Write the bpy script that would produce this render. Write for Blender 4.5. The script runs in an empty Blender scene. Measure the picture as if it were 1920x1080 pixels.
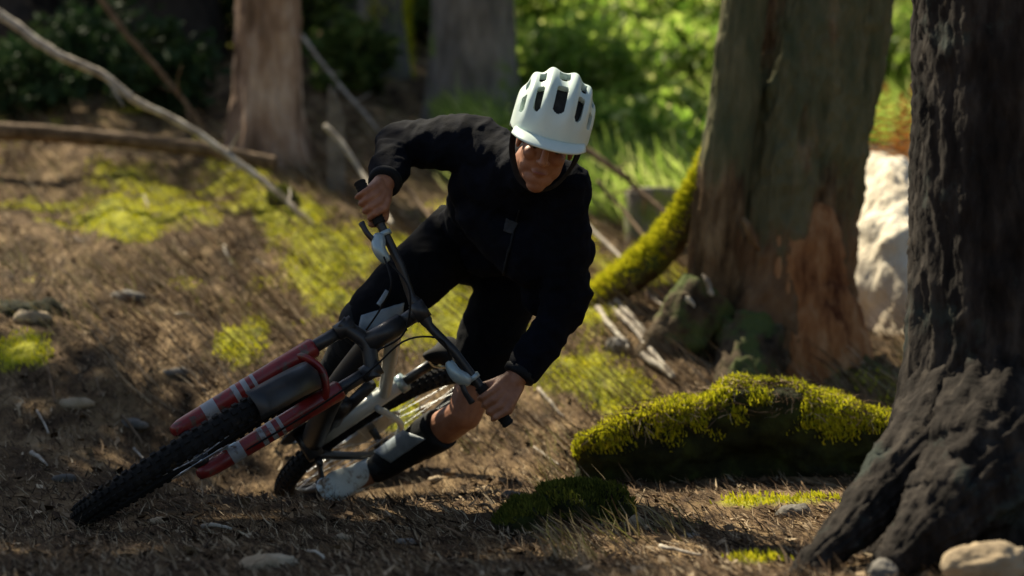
import bpy, bmesh, math, random
import numpy as np
from mathutils import Vector, Matrix

# ------------------------------------------------------------------ camera, light, exposure
SC = bpy.context.scene
F = 4204.0                                   # focal length in photo pixels (78.8 mm on a 36 mm sensor)
CAMZ = 1.0
cam_d = bpy.data.cameras.new('camera'); cam = bpy.data.objects.new('camera', cam_d)
SC.collection.objects.link(cam); SC.camera = cam
cam.location = (0, 0, CAMZ); cam.rotation_euler = (math.radians(90), 0, 0)
cam_d.sensor_width = 36; cam_d.lens = F / 1920 * 36
cam_d.clip_start = .1; cam_d.clip_end = 400
cam_d.dof.use_dof = True; cam_d.dof.focus_distance = 6.05; cam_d.dof.aperture_fstop = 2.0

SUN = Vector((-.48, .66, 1.0)).normalized()
world = bpy.data.worlds.new('World'); SC.world = world; world.use_nodes = True
nt = world.node_tree; bg = nt.nodes['Background']
sky = nt.nodes.new('ShaderNodeTexSky'); sky.sky_type = 'NISHITA'; sky.sun_disc = False
sky.sun_elevation = math.asin(SUN.z); sky.sun_rotation = math.atan2(SUN.x, SUN.y)
nt.links.new(sky.outputs[0], bg.inputs[0]); bg.inputs[1].default_value = .055
sl = bpy.data.lights.new('sun', 'SUN'); sl.energy = 5.0; sl.angle = math.radians(.53); sl.color = (1, .89, .68)
so = bpy.data.objects.new('sun', sl); SC.collection.objects.link(so)
so.rotation_euler = SUN.to_track_quat('Z', 'Y').to_euler()
SC.view_settings.view_transform = 'Standard'; SC.view_settings.look = 'None'
SC.view_settings.exposure = 1.0; SC.view_settings.gamma = 1.0
SC.view_settings.use_curve_mapping = False
try:
    SC.cycles.max_bounces = 6; SC.cycles.transparent_max_bounces = 8
except Exception: pass

COL = SC.collection
rng = np.random.default_rng(7); random.seed(7)
UP = np.array((0, 0, 1.))
def at(px, py, Y):
    """world point seen at photo pixel (px,py) at distance Y"""
    return np.array(((px - 960) / F * Y, Y, CAMZ - (py - 540) / F * Y))
def nrm(v):
    v = np.asarray(v, float); return v / (np.linalg.norm(v) + 1e-12)

# ------------------------------------------------------------------ noise
def _h(ix, iy, iz, s):
    n = (ix.astype(np.int64) * 374761393 + iy.astype(np.int64) * 668265263 + iz.astype(np.int64) * 1274126177 + s * 974634777) & 0xffffffff
    n = ((n ^ (n >> 13)) * 1274126177) & 0xffffffff
    n = (n ^ (n >> 16)) & 0xffffffff
    return n / 4294967295.0
def vnoise(x, y, z=0., s=0):
    x, y, z = np.broadcast_arrays(np.asarray(x, float), np.asarray(y, float), np.asarray(z, float))
    ix, iy, iz = np.floor(x), np.floor(y), np.floor(z)
    fx, fy, fz = x - ix, y - iy, z - iz
    ux, uy, uz = [t * t * t * (t * (t * 6 - 15) + 10) for t in (fx, fy, fz)]
    r = 0
    for dx in (0, 1):
        for dy in (0, 1):
            for dz in (0, 1):
                w = (ux if dx else 1 - ux) * (uy if dy else 1 - uy) * (uz if dz else 1 - uz)
                r = r + w * _h(ix + dx, iy + dy, iz + dz, s)
    return r * 2 - 1
def fbm(x, y, z=0., o=4, s=0, g=.5):
    r, a, f, t = 0, 1., 1., 0.
    for k in range(o):
        r = r + a * vnoise(np.asarray(x) * f, np.asarray(y) * f, np.asarray(z) * f, s + k); t += a; a *= g; f *= 2.03
    return r / t
def ridged(x, y, z=0., o=3, s=0):
    r, a, f, t = 0, 1., 1., 0.
    for k in range(o):
        r = r + a * (1 - np.abs(vnoise(np.asarray(x) * f, np.asarray(y) * f, np.asarray(z) * f, s + k)) * 2); t += a; a *= .5; f *= 2.1
    return r / t

# ------------------------------------------------------------------ mesh helpers
class MB:
    def __init__(s): s.v = []; s.f = []; s.n = 0
    def add(s, v, f):
        v = np.asarray(v, float); s.v.append(v); s.f += [tuple(int(i) + s.n for i in q) for q in f]; s.n += len(v)
    def verts(s): return np.concatenate(s.v) if s.v else np.zeros((0, 3))
    def build(s, name, mat=None, parent=None, smooth=True, xf=None):
        v = s.verts()
        if xf is not None: v = v @ xf[0].T + xf[1]
        return link(name, v, s.f, mat, parent, smooth)
def link(name, v, f, mat=None, parent=None, smooth=True):
    me = bpy.data.meshes.new(name); me.from_pydata([tuple(p) for p in v], [], f)
    if smooth: me.shade_smooth()
    me.update()
    return linkme(name, me, mat, parent)
def wm(o):
    return (wm(o.parent) @ o.matrix_parent_inverse @ o.matrix_basis) if o.parent else o.matrix_basis.copy()
def linkme(name, me, mat=None, parent=None):
    if mat is not None:
        for m in (mat if isinstance(mat, (list, tuple)) else [mat]): me.materials.append(m)
    o = bpy.data.objects.new(name, me); COL.objects.link(o)
    if parent is not None:
        o.parent = parent
        o.matrix_parent_inverse = wm(parent).inverted()       # vertices are written in world space
    return o
def bulk(name, V, nper, mat, parent=None, attrs=None, smooth=False):
    """V: (n*nper,3) polygons of nper vertices each"""
    n = len(V) // nper
    me = bpy.data.meshes.new(name)
    me.vertices.add(len(V)); me.vertices.foreach_set('co', V.astype(np.float32).ravel())
    me.loops.add(len(V)); me.loops.foreach_set('vertex_index', np.arange(len(V), dtype=np.int32))
    me.polygons.add(n); me.polygons.foreach_set('loop_start', np.arange(0, n * nper, nper, dtype=np.int32))
    me.polygons.foreach_set('loop_total', np.full(n, nper, dtype=np.int32))
    me.update(calc_edges=True); me.validate()
    for k, a in (attrs or {}).items():
        at_ = me.attributes.new(k, 'FLOAT', 'POINT'); at_.data.foreach_set('value', np.repeat(a, nper).astype(np.float32))
    return linkme(name, me, mat, parent)
def grid(nu, nv, closed_u=False):
    f = []
    for j in range(nv - 1):
        for i in range(nu if closed_u else nu - 1):
            a = j * nu + i; b = j * nu + (i + 1) % nu
            f.append((a, b, b + nu, a + nu))
    return f
def frame_along(P):
    P = np.asarray(P, float); T = np.gradient(P, axis=0); T /= np.linalg.norm(T, axis=1)[:, None] + 1e-12
    n0 = np.cross(T[0], (0, 0, 1.));
    if np.linalg.norm(n0) < .2: n0 = np.cross(T[0], (0, 1., 0))
    N = [nrm(n0)]
    for k in range(1, len(P)):
        n = N[-1] - T[k] * (N[-1] @ T[k]); N.append(nrm(n))
    N = np.array(N); B = np.cross(T, N); return T, N, B
def tube(mb, P, R, n=12, cap=True, flat=1.0, seed=None, amp=0., fr=8., stretch=.3, axis=None):
    P = np.asarray(P, float); R = np.broadcast_to(np.asarray(R, float), (len(P),))
    T, N, B = frame_along(P)
    if axis is not None:
        N = np.array([nrm(np.asarray(axis) - t * (np.asarray(axis) @ t)) for t in T]); B = np.cross(T, N)
    th = np.linspace(0, 2 * np.pi, n, endpoint=False)
    L = np.concatenate([[0], np.cumsum(np.linalg.norm(np.diff(P, axis=0), axis=1))])
    V = []
    for k in range(len(P)):
        r = np.full(n, R[k])
        if amp: r = r * (1 + amp * fbm(np.cos(th) * fr * .3, np.sin(th) * fr * .3, L[k] * fr * stretch, 3, seed or 0))
        V.append(P[k] + (np.cos(th) * r)[:, None] * N[k] + (np.sin(th) * r * flat)[:, None] * B[k])
    f = [(a, d, c, b) for a, b, c, d in grid(n, len(P), True)]
    if cap:
        f.append(tuple(range(n))); f.append(tuple(range((len(P) - 1) * n, len(P) * n))[::-1])
    mb.add(np.concatenate(V), f)
def resample(pts, m, jit=0., seed=0):
    pts = np.asarray(pts, float); n = len(pts)
    t = np.linspace(0, n - 1, m); out = []
    for x in t:                              # catmull-rom
        i = min(int(x), n - 2); u = x - i
        p0 = pts[max(i - 1, 0)]; p1 = pts[i]; p2 = pts[i + 1]; p3 = pts[min(i + 2, n - 1)]
        out.append(.5 * ((2 * p1) + (p2 - p0) * u + (2 * p0 - 5 * p1 + 4 * p2 - p3) * u * u + (3 * p1 - p0 - 3 * p2 + p3) * u ** 3))
    out = np.array(out)
    if jit:
        for c in range(3): out[:, c] += jit * fbm(t * 1.3, seed * 7.7 + c * 3.1, 0, 3, seed)
    return out
def cap(mb, a, b, ra, rb, n=16):
    """rounded tapered limb"""
    a = np.asarray(a, float); b = np.asarray(b, float); d = nrm(b - a)
    P, R = [], []
    for t in np.linspace(-90, 0, 6): P.append(a + d * ra * math.sin(math.radians(t))); R.append(max(ra * math.cos(math.radians(t)), 1e-4))
    for t in np.linspace(0, 90, 6): P.append(b + d * rb * math.sin(math.radians(t))); R.append(max(rb * math.cos(math.radians(t)), 1e-4))
    n0 = np.cross(d, (0, 0, 1.))
    if np.linalg.norm(n0) < .1: n0 = np.cross(d, (0, 1., 0))
    n0 = nrm(n0); b0 = np.cross(d, n0); th = np.linspace(0, 2 * np.pi, n, endpoint=False)
    V = np.concatenate([p + r * (np.cos(th)[:, None] * n0 + np.sin(th)[:, None] * b0) for p, r in zip(P, R)])
    f = [(q[0], q[3], q[2], q[1]) for q in grid(n, len(P), True)]
    f.append(tuple(range(n))); f.append(tuple(range((len(P) - 1) * n, len(P) * n))[::-1])
    mb.add(V, f)
def chain(mb, pts, rr, n=16):
    for k in range(len(pts) - 1): cap(mb, pts[k], pts[k + 1], rr[k], rr[k + 1], n)
def ell(mb, c, ax, nu=20, nv=12):
    """ax: 3x3 rows = scaled axes"""
    ax = np.asarray(ax, float)
    u = np.linspace(0, 2 * np.pi, nu, endpoint=False); v = np.linspace(-np.pi / 2 + .02, np.pi / 2 - .02, nv)
    V = np.concatenate([np.array(c) + np.stack([np.cos(u) * math.cos(b), np.sin(u) * math.cos(b), np.full(nu, math.sin(b))], 1) @ ax for b in v])
    f = grid(nu, nv, True); f.append(tuple(range(nu))[::-1]); f.append(tuple(range((nv - 1) * nu, nv * nu)))
    if np.linalg.det(ax) < 0: f = [q[::-1] for q in f]
    mb.add(V, f)
def box(mb, c, ax, bev=0.):
    """box with half axes rows ax"""
    c = np.asarray(c, float); ax = np.asarray(ax, float)
    s = np.array([(-1, -1, -1), (1, -1, -1), (1, 1, -1), (-1, 1, -1), (-1, -1, 1), (1, -1, 1), (1, 1, 1), (-1, 1, 1)], float)
    f = [(0, 3, 2, 1), (4, 5, 6, 7), (0, 1, 5, 4), (1, 2, 6, 5), (2, 3, 7, 6), (3, 0, 4, 7)]
    if np.linalg.det(ax) < 0: f = [q[::-1] for q in f]
    mb.add(c + s @ ax, f)
def remesh(mb, voxel, it=4, fac=.5):
    me = bpy.data.meshes.new('tmp'); me.from_pydata([tuple(p) for p in mb.verts()], [], mb.f)
    o = bpy.data.objects.new('tmp', me); COL.objects.link(o)
    m = o.modifiers.new('r', 'REMESH'); m.mode = 'VOXEL'; m.voxel_size = voxel; m.adaptivity = 0
    if it:
        m = o.modifiers.new('s', 'SMOOTH'); m.iterations = it; m.factor = fac
    dg = bpy.context.evaluated_depsgraph_get(); out = bpy.data.meshes.new_from_object(o.evaluated_get(dg))
    bpy.data.objects.remove(o); out.shade_smooth()
    return out
def displace(me, fn):
    n = len(me.vertices); co = np.zeros(n * 3, np.float32); me.vertices.foreach_get('co', co); co = co.reshape(-1, 3).astype(float)
    no = np.zeros(n * 3, np.float32); me.vertices.foreach_get('normal', no); no = no.reshape(-1, 3)
    co = co + no * fn(co, no)[:, None]; me.vertices.foreach_set('co', co.astype(np.float32).ravel()); me.update()
def tag(o, label, cat, group=None):
    o['label'] = label; o['category'] = cat
    if group: o['group'] = group
    return o
def thing(name, loc, label, cat, group=None):
    o = bpy.data.objects.new(name, None); COL.objects.link(o); o.location = tuple(loc); o.empty_display_size = .1
    return tag(o, label, cat, group)
def bevel(o, w, seg=2):
    m = o.modifiers.new('bevel', 'BEVEL'); m.width = w; m.segments = seg; m.limit_method = 'ANGLE'; return o

LAND = [('the front tyre', 300, 900), ('the red fork', 470, 760), ('the white left shoe', 620, 900), ("the rider's left hand", 925, 745), ("the rider's right hand", 690, 370), ('the helmet', 1040, 200),
        ('the left end of the mossy log', 1100, 850), ('the middle of the mossy log', 1380, 840), ('the right end of the mossy log', 1640, 850), ('the bottom left corner', 60, 1040), ('the foot of the arching branch', 580, 420),
        ('the pale trunk', 500, 260), ('the low grey stump', 1220, 360), ('the bundle of pale split sticks', 1190, 640), ('the left edge of the slope', 20, 560), ('the bright moss clump above the fork', 455, 630),
        ('the long moss streak on the left', 170, 415), ("the rider's knees", 740, 620), ('the black lump at bottom centre', 985, 985), ('the middle of the left slope', 330, 520), ('the top of the green gap', 1150, 20), ('the broad grey trunk', 885, 100),
        ('the narrow black trunk', 215, 120), ('the top left corner', 30, 30), ('the thick lichen patched trunk', 1500, 200), ('the pale mound', 1650, 450)]
USED = set()
def place_label(head, px, py):
    """head + where it lies: nearest landmarks and direction, never the same words twice"""
    ds = sorted(LAND, key=lambda q: (q[1] - px) ** 2 + (q[2] - py) ** 2)
    for a in ds[:3]:
        ang = math.degrees(math.atan2(-(py - a[2]), px - a[1])) % 360
        w = ['right of', 'up and right of', 'above', 'up and left of', 'left of', 'down and left of', 'below', 'down and right of'][int((ang + 22.5) // 45) % 8]
        d = math.hypot(a[1] - px, a[2] - py)
        for t in (f"{head} {w} {a[0]}", f"{head} {'close' if d < 90 else 'farther out'} {w} {a[0]}"):
            if t not in USED and len(t.split()) <= 16: USED.add(t); return t
    t = f"{head} between {ds[0][0]} and {ds[1][0]}"; k = 0
    USED.add(t); return t
# ------------------------------------------------------------------ materials
def mat(name, cols, scale=8., stretch=(1, 1, 1), rough=.8, bump=0., bscale=None, metal=0., pos=None, detail=8, attr=None, trans=0., spec=.5, rot=(0, 0, 0), coat=0., extra=None):
    m = bpy.data.materials.new(name); m.use_nodes = True; t = m.node_tree; N = t.nodes; L = t.links
    b = N['Principled BSDF']; b.inputs['Roughness'].default_value = rough; b.inputs['Metallic'].default_value = metal
    b.inputs['Specular IOR Level'].default_value = spec; b.inputs['Coat Weight'].default_value = coat
    tc = N.new('ShaderNodeNewGeometry'); mp = N.new('ShaderNodeMapping'); mp.inputs['Scale'].default_value = stretch; mp.inputs['Rotation'].default_value = rot
    L.new(tc.outputs['Position'], mp.inputs[0])
    no = N.new('ShaderNodeTexNoise'); no.inputs['Scale'].default_value = scale; no.inputs['Detail'].default_value = detail; no.inputs['Roughness'].default_value = .62
    L.new(mp.outputs[0], no.inputs['Vector'])
    src = no.outputs['Fac']
    if attr:
        a = N.new('ShaderNodeAttribute'); a.attribute_name = attr; src = a.outputs['Fac']
    if len(cols) == 1: b.inputs['Base Color'].default_value = (*cols[0], 1); out = None
    else:
        r = N.new('ShaderNodeValToRGB'); e = r.color_ramp.elements
        ps = pos or (np.linspace(.32, .68, len(cols)) if not attr else np.linspace(0, 1, len(cols)))
        e[0].position = ps[0]; e[0].color = (*cols[0], 1); e[1].position = ps[-1]; e[1].color = (*cols[-1], 1)
        for c, p in list(zip(cols, ps))[1:-1]: q = e.new(p); q.color = (*c, 1)
        L.new(src, r.inputs[0]); L.new(r.outputs[0], b.inputs['Base Color']); out = r.outputs[0]
    if bump:
        n2 = N.new('ShaderNodeTexNoise'); n2.inputs['Scale'].default_value = bscale or scale * 3; n2.inputs['Detail'].default_value = 6
        L.new(mp.outputs[0], n2.inputs['Vector']); bp = N.new('ShaderNodeBump'); bp.inputs['Strength'].default_value = 1; bp.inputs['Distance'].default_value = bump
        L.new(n2.outputs['Fac'], bp.inputs['Height']); L.new(bp.outputs[0], b.inputs['Normal'])
    if trans:
        tr = N.new('ShaderNodeBsdfTranslucent'); mx = N.new('ShaderNodeMixShader'); mx.inputs[0].default_value = trans
        if out is not None: L.new(out, tr.inputs[0])
        else: tr.inputs[0].default_value = (*cols[0], 1)
        L.new(b.outputs[0], mx.inputs[1]); L.new(tr.outputs[0], mx.inputs[2]); L.new(mx.outputs[0], N['Material Output'].inputs[0])
    if extra: extra(m, t, N, L, b, out, mp)
    return m
def overlay(color_stops, scale, thresh, mixname='Base Color'):
    """second colour laid over the first in patches"""
    def fn(m, t, N, L, b, out, mp):
        no = N.new('ShaderNodeTexNoise'); no.inputs['Scale'].default_value = scale; no.inputs['Detail'].default_value = 7; no.inputs['Roughness'].default_value = .65
        g = N.new('ShaderNodeNewGeometry'); L.new(g.outputs['Position'], no.inputs['Vector'])
        r = N.new('ShaderNodeValToRGB'); r.color_ramp.elements[0].position = thresh; r.color_ramp.elements[1].position = thresh + .09
        L.new(no.outputs['Fac'], r.inputs[0])
        mx = N.new('ShaderNodeMixRGB'); L.new(r.outputs[0], mx.inputs[0]); L.new(out, mx.inputs[1]); mx.inputs[2].default_value = (*color_stops, 1)
        L.new(mx.outputs[0], b.inputs['Base Color'])
    return fn
def zmix(low, high, z0, z1):
    """rotten warm wood low on the trunk, lichen higher up, both in ragged patches"""
    def fn(m, t, N, L, b, out, mp):
        g = N.new('ShaderNodeNewGeometry'); sx = N.new('ShaderNodeSeparateXYZ'); L.new(g.outputs['Position'], sx.inputs[0])
        no = N.new('ShaderNodeTexNoise'); no.inputs['Scale'].default_value = 3.2; no.inputs['Detail'].default_value = 8; no.inputs['Roughness'].default_value = .65; L.new(mp.outputs[0], no.inputs['Vector'])
        cur = out
        for col, a, c, th in ((low, z1, z0, .18), (high, z0, z1, .12)):
            mr = N.new('ShaderNodeMapRange'); mr.inputs[1].default_value = a; mr.inputs[2].default_value = c; mr.inputs[3].default_value = -.12; mr.inputs[4].default_value = .12; L.new(sx.outputs[2], mr.inputs[0])
            ad = N.new('ShaderNodeMath'); ad.operation = 'ADD'; L.new(mr.outputs[0], ad.inputs[0]); L.new(no.outputs['Fac'], ad.inputs[1])
            m2 = N.new('ShaderNodeMapRange'); m2.inputs[1].default_value = .50; m2.inputs[2].default_value = .58; m2.inputs[4].default_value = .6; L.new(ad.outputs[0], m2.inputs[0])
            mul = N.new('ShaderNodeMixRGB'); L.new(m2.outputs[0], mul.inputs[0]); L.new(cur, mul.inputs[1]); mul.inputs[2].default_value = (*col, 1); cur = mul.outputs[0]
        L.new(cur, b.inputs['Base Color'])
    return fn
def moss_attr(fallback=None):
    """vertex attribute 'moss' mixes moss colour over the base"""
    def fn(m, t, N, L, b, out, mp):
        a = N.new('ShaderNodeAttribute'); a.attribute_name = 'moss'
        no = N.new('ShaderNodeTexNoise'); no.inputs['Scale'].default_value = 14; no.inputs['Detail'].default_value = 8
        L.new(mp.outputs[0], no.inputs['Vector'])
        mr = N.new('ShaderNodeValToRGB'); e = mr.color_ramp.elements; e[0].position = .3; e[0].color = (.08, .09, .010, 1); e[1].position = .7; e[1].color = (.34, .33, .025, 1)
        L.new(no.outputs['Fac'], mr.inputs[0])
        n3 = N.new('ShaderNodeMath'); n3.operation = 'MULTIPLY_ADD'; L.new(no.outputs['Fac'], n3.inputs[0]); n3.inputs[1].default_value = .9; n3.inputs[2].default_value = -.45
        ad = N.new('ShaderNodeMath'); ad.operation = 'ADD'; L.new(a.outputs['Fac'], ad.inputs[0]); L.new(n3.outputs[0], ad.inputs[1])
        cl = N.new('ShaderNodeMapRange'); cl.inputs[1].default_value = .35; cl.inputs[2].default_value = .65; L.new(ad.outputs[0], cl.inputs[0])
        mx = N.new('ShaderNodeMixRGB'); L.new(cl.outputs[0], mx.inputs[0]); L.new(out, mx.inputs[1]); L.new(mr.outputs[0], mx.inputs[2])
        L.new(mx.outputs[0], b.inputs['Base Color'])
    return fn
M = {}
M['ground'] = mat('forest_floor', [(.020, .013, .006), (.078, .048, .023), (.175, .116, .057), (.31, .225, .125)], 9, (1, .32, 1), .95, .03, 26, spec=.12, rot=(0, 0, math.radians(12)), pos=[.3, .45, .58, .72], extra=moss_attr())
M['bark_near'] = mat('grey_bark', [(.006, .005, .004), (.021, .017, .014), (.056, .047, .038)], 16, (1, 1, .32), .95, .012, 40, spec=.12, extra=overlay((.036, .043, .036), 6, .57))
M['bark_mid'] = mat('brown_bark', [(.03, .018, .010), (.13, .082, .042), (.26, .18, .10)], 14, (1, 1, .35), .95, .012, 40, spec=.12, extra=zmix((.20, .105, .05), (.10, .125, .065), .95, 1.75))
M['bark_root'] = mat('dark_mossy_root_bark', [(.02, .014, .009), (.07, .05, .03), (.13, .10, .06)], 14, (1, 1, .5), .95, .012, 40, spec=.12, extra=overlay((.075, .095, .03), 4, .5))
M['bark_pale'] = mat('pale_bark', [(.05, .033, .024), (.27, .175, .115), (.50, .38, .28)], 9, (1, 1, .3), .95, .01, 30, spec=.12)
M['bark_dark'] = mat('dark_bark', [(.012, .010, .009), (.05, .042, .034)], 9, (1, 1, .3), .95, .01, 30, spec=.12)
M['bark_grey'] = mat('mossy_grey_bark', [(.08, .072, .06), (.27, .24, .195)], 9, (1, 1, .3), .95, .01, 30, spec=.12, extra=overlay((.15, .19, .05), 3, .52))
M['rot'] = mat('red_rotten_wood', [(.08, .025, .010), (.30, .13, .05), (.44, .25, .12)], 14, (1, 1, .25), .95, .01, 40, spec=.12)
M['log'] = mat('dark_shaded_wood', [(.006, .007, .004), (.022, .024, .008), (.045, .055, .012)], 9, (1, 1, 1), .9, .01, 40, spec=.12)  # dark wood with the shade of the log's front put into its green-black
M['moss'] = mat('bright_moss', [(.15, .17, .008), (.50, .50, .018), (.74, .66, .04)], spec=.12, attr='rnd', rough=.9, trans=.35)
M['moss_dark'] = mat('dull_dark_moss', [(.02, .028, .006), (.08, .095, .014), (.17, .17, .025)], spec=.12, attr='rnd', rough=.9, trans=.3)
M['grass'] = mat('dry_grass', [(.08, .07, .02), (.22, .17, .08), (.36, .30, .2), (.22, .24, .05)], spec=.12, attr='rnd', rough=.85, trans=.3)
M['litter'] = mat('needle_litter', [(.018, .011, .006), (.072, .043, .023), (.19, .122, .065), (.46, .36, .23)], spec=.12, attr='rnd', rough=.9)
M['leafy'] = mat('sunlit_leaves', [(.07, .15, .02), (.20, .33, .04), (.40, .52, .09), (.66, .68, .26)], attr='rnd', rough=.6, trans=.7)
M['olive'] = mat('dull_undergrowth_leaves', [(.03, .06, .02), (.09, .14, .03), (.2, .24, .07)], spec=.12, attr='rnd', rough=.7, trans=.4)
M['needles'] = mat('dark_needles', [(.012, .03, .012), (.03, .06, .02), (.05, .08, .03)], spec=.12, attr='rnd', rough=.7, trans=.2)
M['stick'] = mat('weathered_stick', [(.16, .13, .10), (.38, .33, .26), (.55, .5, .4)], 14, (1, 1, 1), .8, .003, 60, spec=.12)
M['stickb'] = mat('brown_stick', [(.07, .045, .025), (.22, .15, .09)], 14, (1, 1, 1), .85, .003, 60, spec=.12)
M['stone'] = mat('tan_stone', [(.22, .16, .09), (.36, .27, .16), (.46, .38, .26)], 7, (1, 1, 1), .9, .01, 30)
M['stoneg'] = mat('grey_stone', [(.07, .063, .05), (.2, .18, .15)], 9, (1, 1, 1), .9, .01, 30)
M['pale_ground'] = mat('cream_earth_bank', [(.45, .36, .24), (.66, .58, .44), (.78, .72, .58)], 3, (1, 1, .5), .95, .04, 16)  # bright cream stands in for sunlit ground in the trunk gap
M['fern'] = mat('brown_fern', [(.2, .07, .02), (.45, .2, .05)], spec=.12, attr='rnd', rough=.8, trans=.3)
M['jacket'] = mat('navy_jacket_cloth', [(.0025, .003, .005), (.0045, .006, .011)], 30, rough=.9, bump=.0015, bscale=220, spec=.08)
M['sleeve_navy'] = M['jacket']
M['trouser'] = mat('black_shorts_cloth', [(.0025, .003, .004), (.005, .006, .008)], 30, rough=.9, bump=.001, bscale=260, spec=.08)
M['pad'] = mat('black_knee_pad', [(.006, .007, .008), (.014, .016, .018)], 30, rough=.7, bump=.001, bscale=200, spec=.12)
M['panel'] = mat('blue_grey_panel', [(.15, .19, .22), (.27, .32, .35)], 20, rough=.5, bump=.0006, bscale=200)
M['skin'] = mat('tanned_skin', [(.24, .095, .045), (.36, .165, .09)], 22, rough=.55, bump=.0008, bscale=180)
M['lips'] = mat('lips', [(.2, .06, .045), (.26, .09, .06)], 30, rough=.5)
M['hair'] = mat('dark_hair', [(.012, .008, .006), (.03, .018, .012)], 60, spec=.12, rough=.7, bump=.001, bscale=300)
M['eyew'] = mat('eye', [(.2, .16, .13), (.27, .22, .18)], 30, rough=.25)
M['helmet'] = mat('mint_white_helmet', [(.58, .72, .65), (.70, .80, .73)], 4, rough=.42, spec=.4, bump=.0002, bscale=90, coat=.15)
M['foam'] = mat('dark_helmet_foam', [(.02, .022, .022), (.05, .052, .05)], 40, spec=.12, rough=.9)
M['strap'] = mat('webbing', [(.01, .01, .011), (.025, .025, .026)], 60, spec=.12, rough=.8)
M['red'] = mat('red_fork_paint', [(.16, .010, .009), (.28, .022, .018)], 12, rough=.38, coat=.15, extra=overlay((.10, .065, .045), 30, .54))
M['blackm'] = mat('black_alloy', [(.010, .011, .012), (.03, .031, .032)], 14, rough=.4, extra=overlay((.05, .04, .03), 22, .62))
M['rubber'] = mat('tyre_rubber', [(.010, .010, .010), (.022, .021, .02)], 20, spec=.12, rough=.85, bump=.001, bscale=80, extra=overlay((.06, .045, .03), 18, .6))
M['grip'] = mat('grip_rubber', [(.012, .012, .012), (.02, .02, .02)], 20, spec=.12, rough=.8, bump=.001, bscale=300)
M['cream'] = mat('pale_frame_paint', [(.5, .54, .5), (.62, .64, .58)], 8, rough=.35, coat=.2, extra=overlay((.18, .14, .09), 20, .62))
M['barm'] = mat('pale_blue_alloy', [(.28, .38, .40), (.4, .5, .52)], 12, rough=.35, metal=.3)
M['silver'] = mat('bare_alloy', [(.4, .42, .42), (.55, .57, .57)], 20, rough=.3, metal=.9)
M['decal'] = mat('grey_decal', [(.24, .25, .26), (.36, .37, .37)], 20, rough=.5, extra=overlay((.10, .065, .045), 30, .56))
M['shoe'] = mat('dark_shoe', [(.01, .011, .012), (.025, .026, .027)], 20, spec=.12, rough=.8, bump=.001, bscale=100)
M['sole'] = mat('white_shoe_rubber', [(.55, .6, .56), (.68, .72, .68)], 20, rough=.6, bump=.001, bscale=90, extra=overlay((.22, .16, .10), 22, .54))
M['sock'] = mat('grey_sock', [(.02, .022, .024), (.05, .055, .06)], 20, spec=.12, rough=.9, bump=.001, bscale=200)

# ------------------------------------------------------------------ bicycle placement (used by the ground too)
def RotZYX(a, b, c):
    ca, sa, cb, sb, cc, sc = math.cos(a), math.sin(a), math.cos(b), math.sin(b), math.cos(c), math.sin(c)
    return np.array([[ca, -sa, 0], [sa, ca, 0], [0, 0, 1]]) @ np.array([[cb, 0, sb], [0, 1, 0], [-sb, 0, cb]]) @ np.array([[1, 0, 0], [0, cc, -sc], [0, sc, cc]])
BR = RotZYX(-1.93779975, -.038408505, -.94080942)      # local x forward, y rider's left, z up
BT = np.array((-.71547932, 7.25459532, .31111548))     # rear tyre contact
STEER = .22172216
WR = .37; HA = math.radians(64.5)
axu = np.array([-math.cos(HA), 0, math.sin(HA)]); perp = np.array([math.sin(HA), 0, math.cos(HA)])
fa = np.array([1.2, 0, WR]); ax0 = fa - perp * .044
def steer(p):
    p = np.asarray(p, float); v = p - ax0; c, s = math.cos(STEER), math.sin(STEER)
    return ax0 + v * c + np.cross(axu, v) * s + (v @ axu)[..., None] * axu * (1 - c)
W = lambda p: np.asarray(p) @ BR.T + BT
FC = W(steer(fa - np.array((0, 0, WR)))); RC = BT

# ------------------------------------------------------------------ ground
def base_z(x, y):
    x = np.asarray(x, float); y = np.asarray(y, float)
    s = y - (6.95 + .55 * np.tanh((x + .35) * 1.4))
    r = .235 * (.35 * np.logaddexp(0, s / .35))
    s2 = y - 17; r = r + .16 * (1.2 * np.logaddexp(0, s2 / 1.2))
    s3 = y - 75; r = r - .36 * (4 * np.logaddexp(0, s3 / 4))
    z = .375 + r
    z = z + .16 * np.exp(-((x - .62) ** 2 + (y - 9.1) ** 2) / .35)
    z = z + .10 * np.exp(-((x + 2.1) ** 2 / .5 + (y - 8.4) ** 2 / .8))
    return z
def relief(x, y):
    a = (.6 + .6 * np.clip((y - 7) / 3, 0, 1.5)) * (1 - .75 * np.exp(-((x + .75) / .7) ** 2 - ((y - 6.5) / .9) ** 2))
    return a * (.055 * fbm(x * .9, y * .9, 0, 3, 11) + .03 * fbm(x * 3.1, y * 2.1, 0, 4, 12) + .010 * ridged(x * 11, y * 5, 0, 2, 13))
_c = [(p[0], p[1], p[2] - .006 - float(base_z(p[0], p[1]) + relief(p[0], p[1]))) for p in (FC, RC)]
def rill(x, y):
    a = x * .955 + y * .30; b = -x * .30 + y * .955
    return fbm(a * 4.2 + .5 * fbm(a * 2, b * .8, 0, 2, 62), b * .55, 0, 3, 61)
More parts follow.
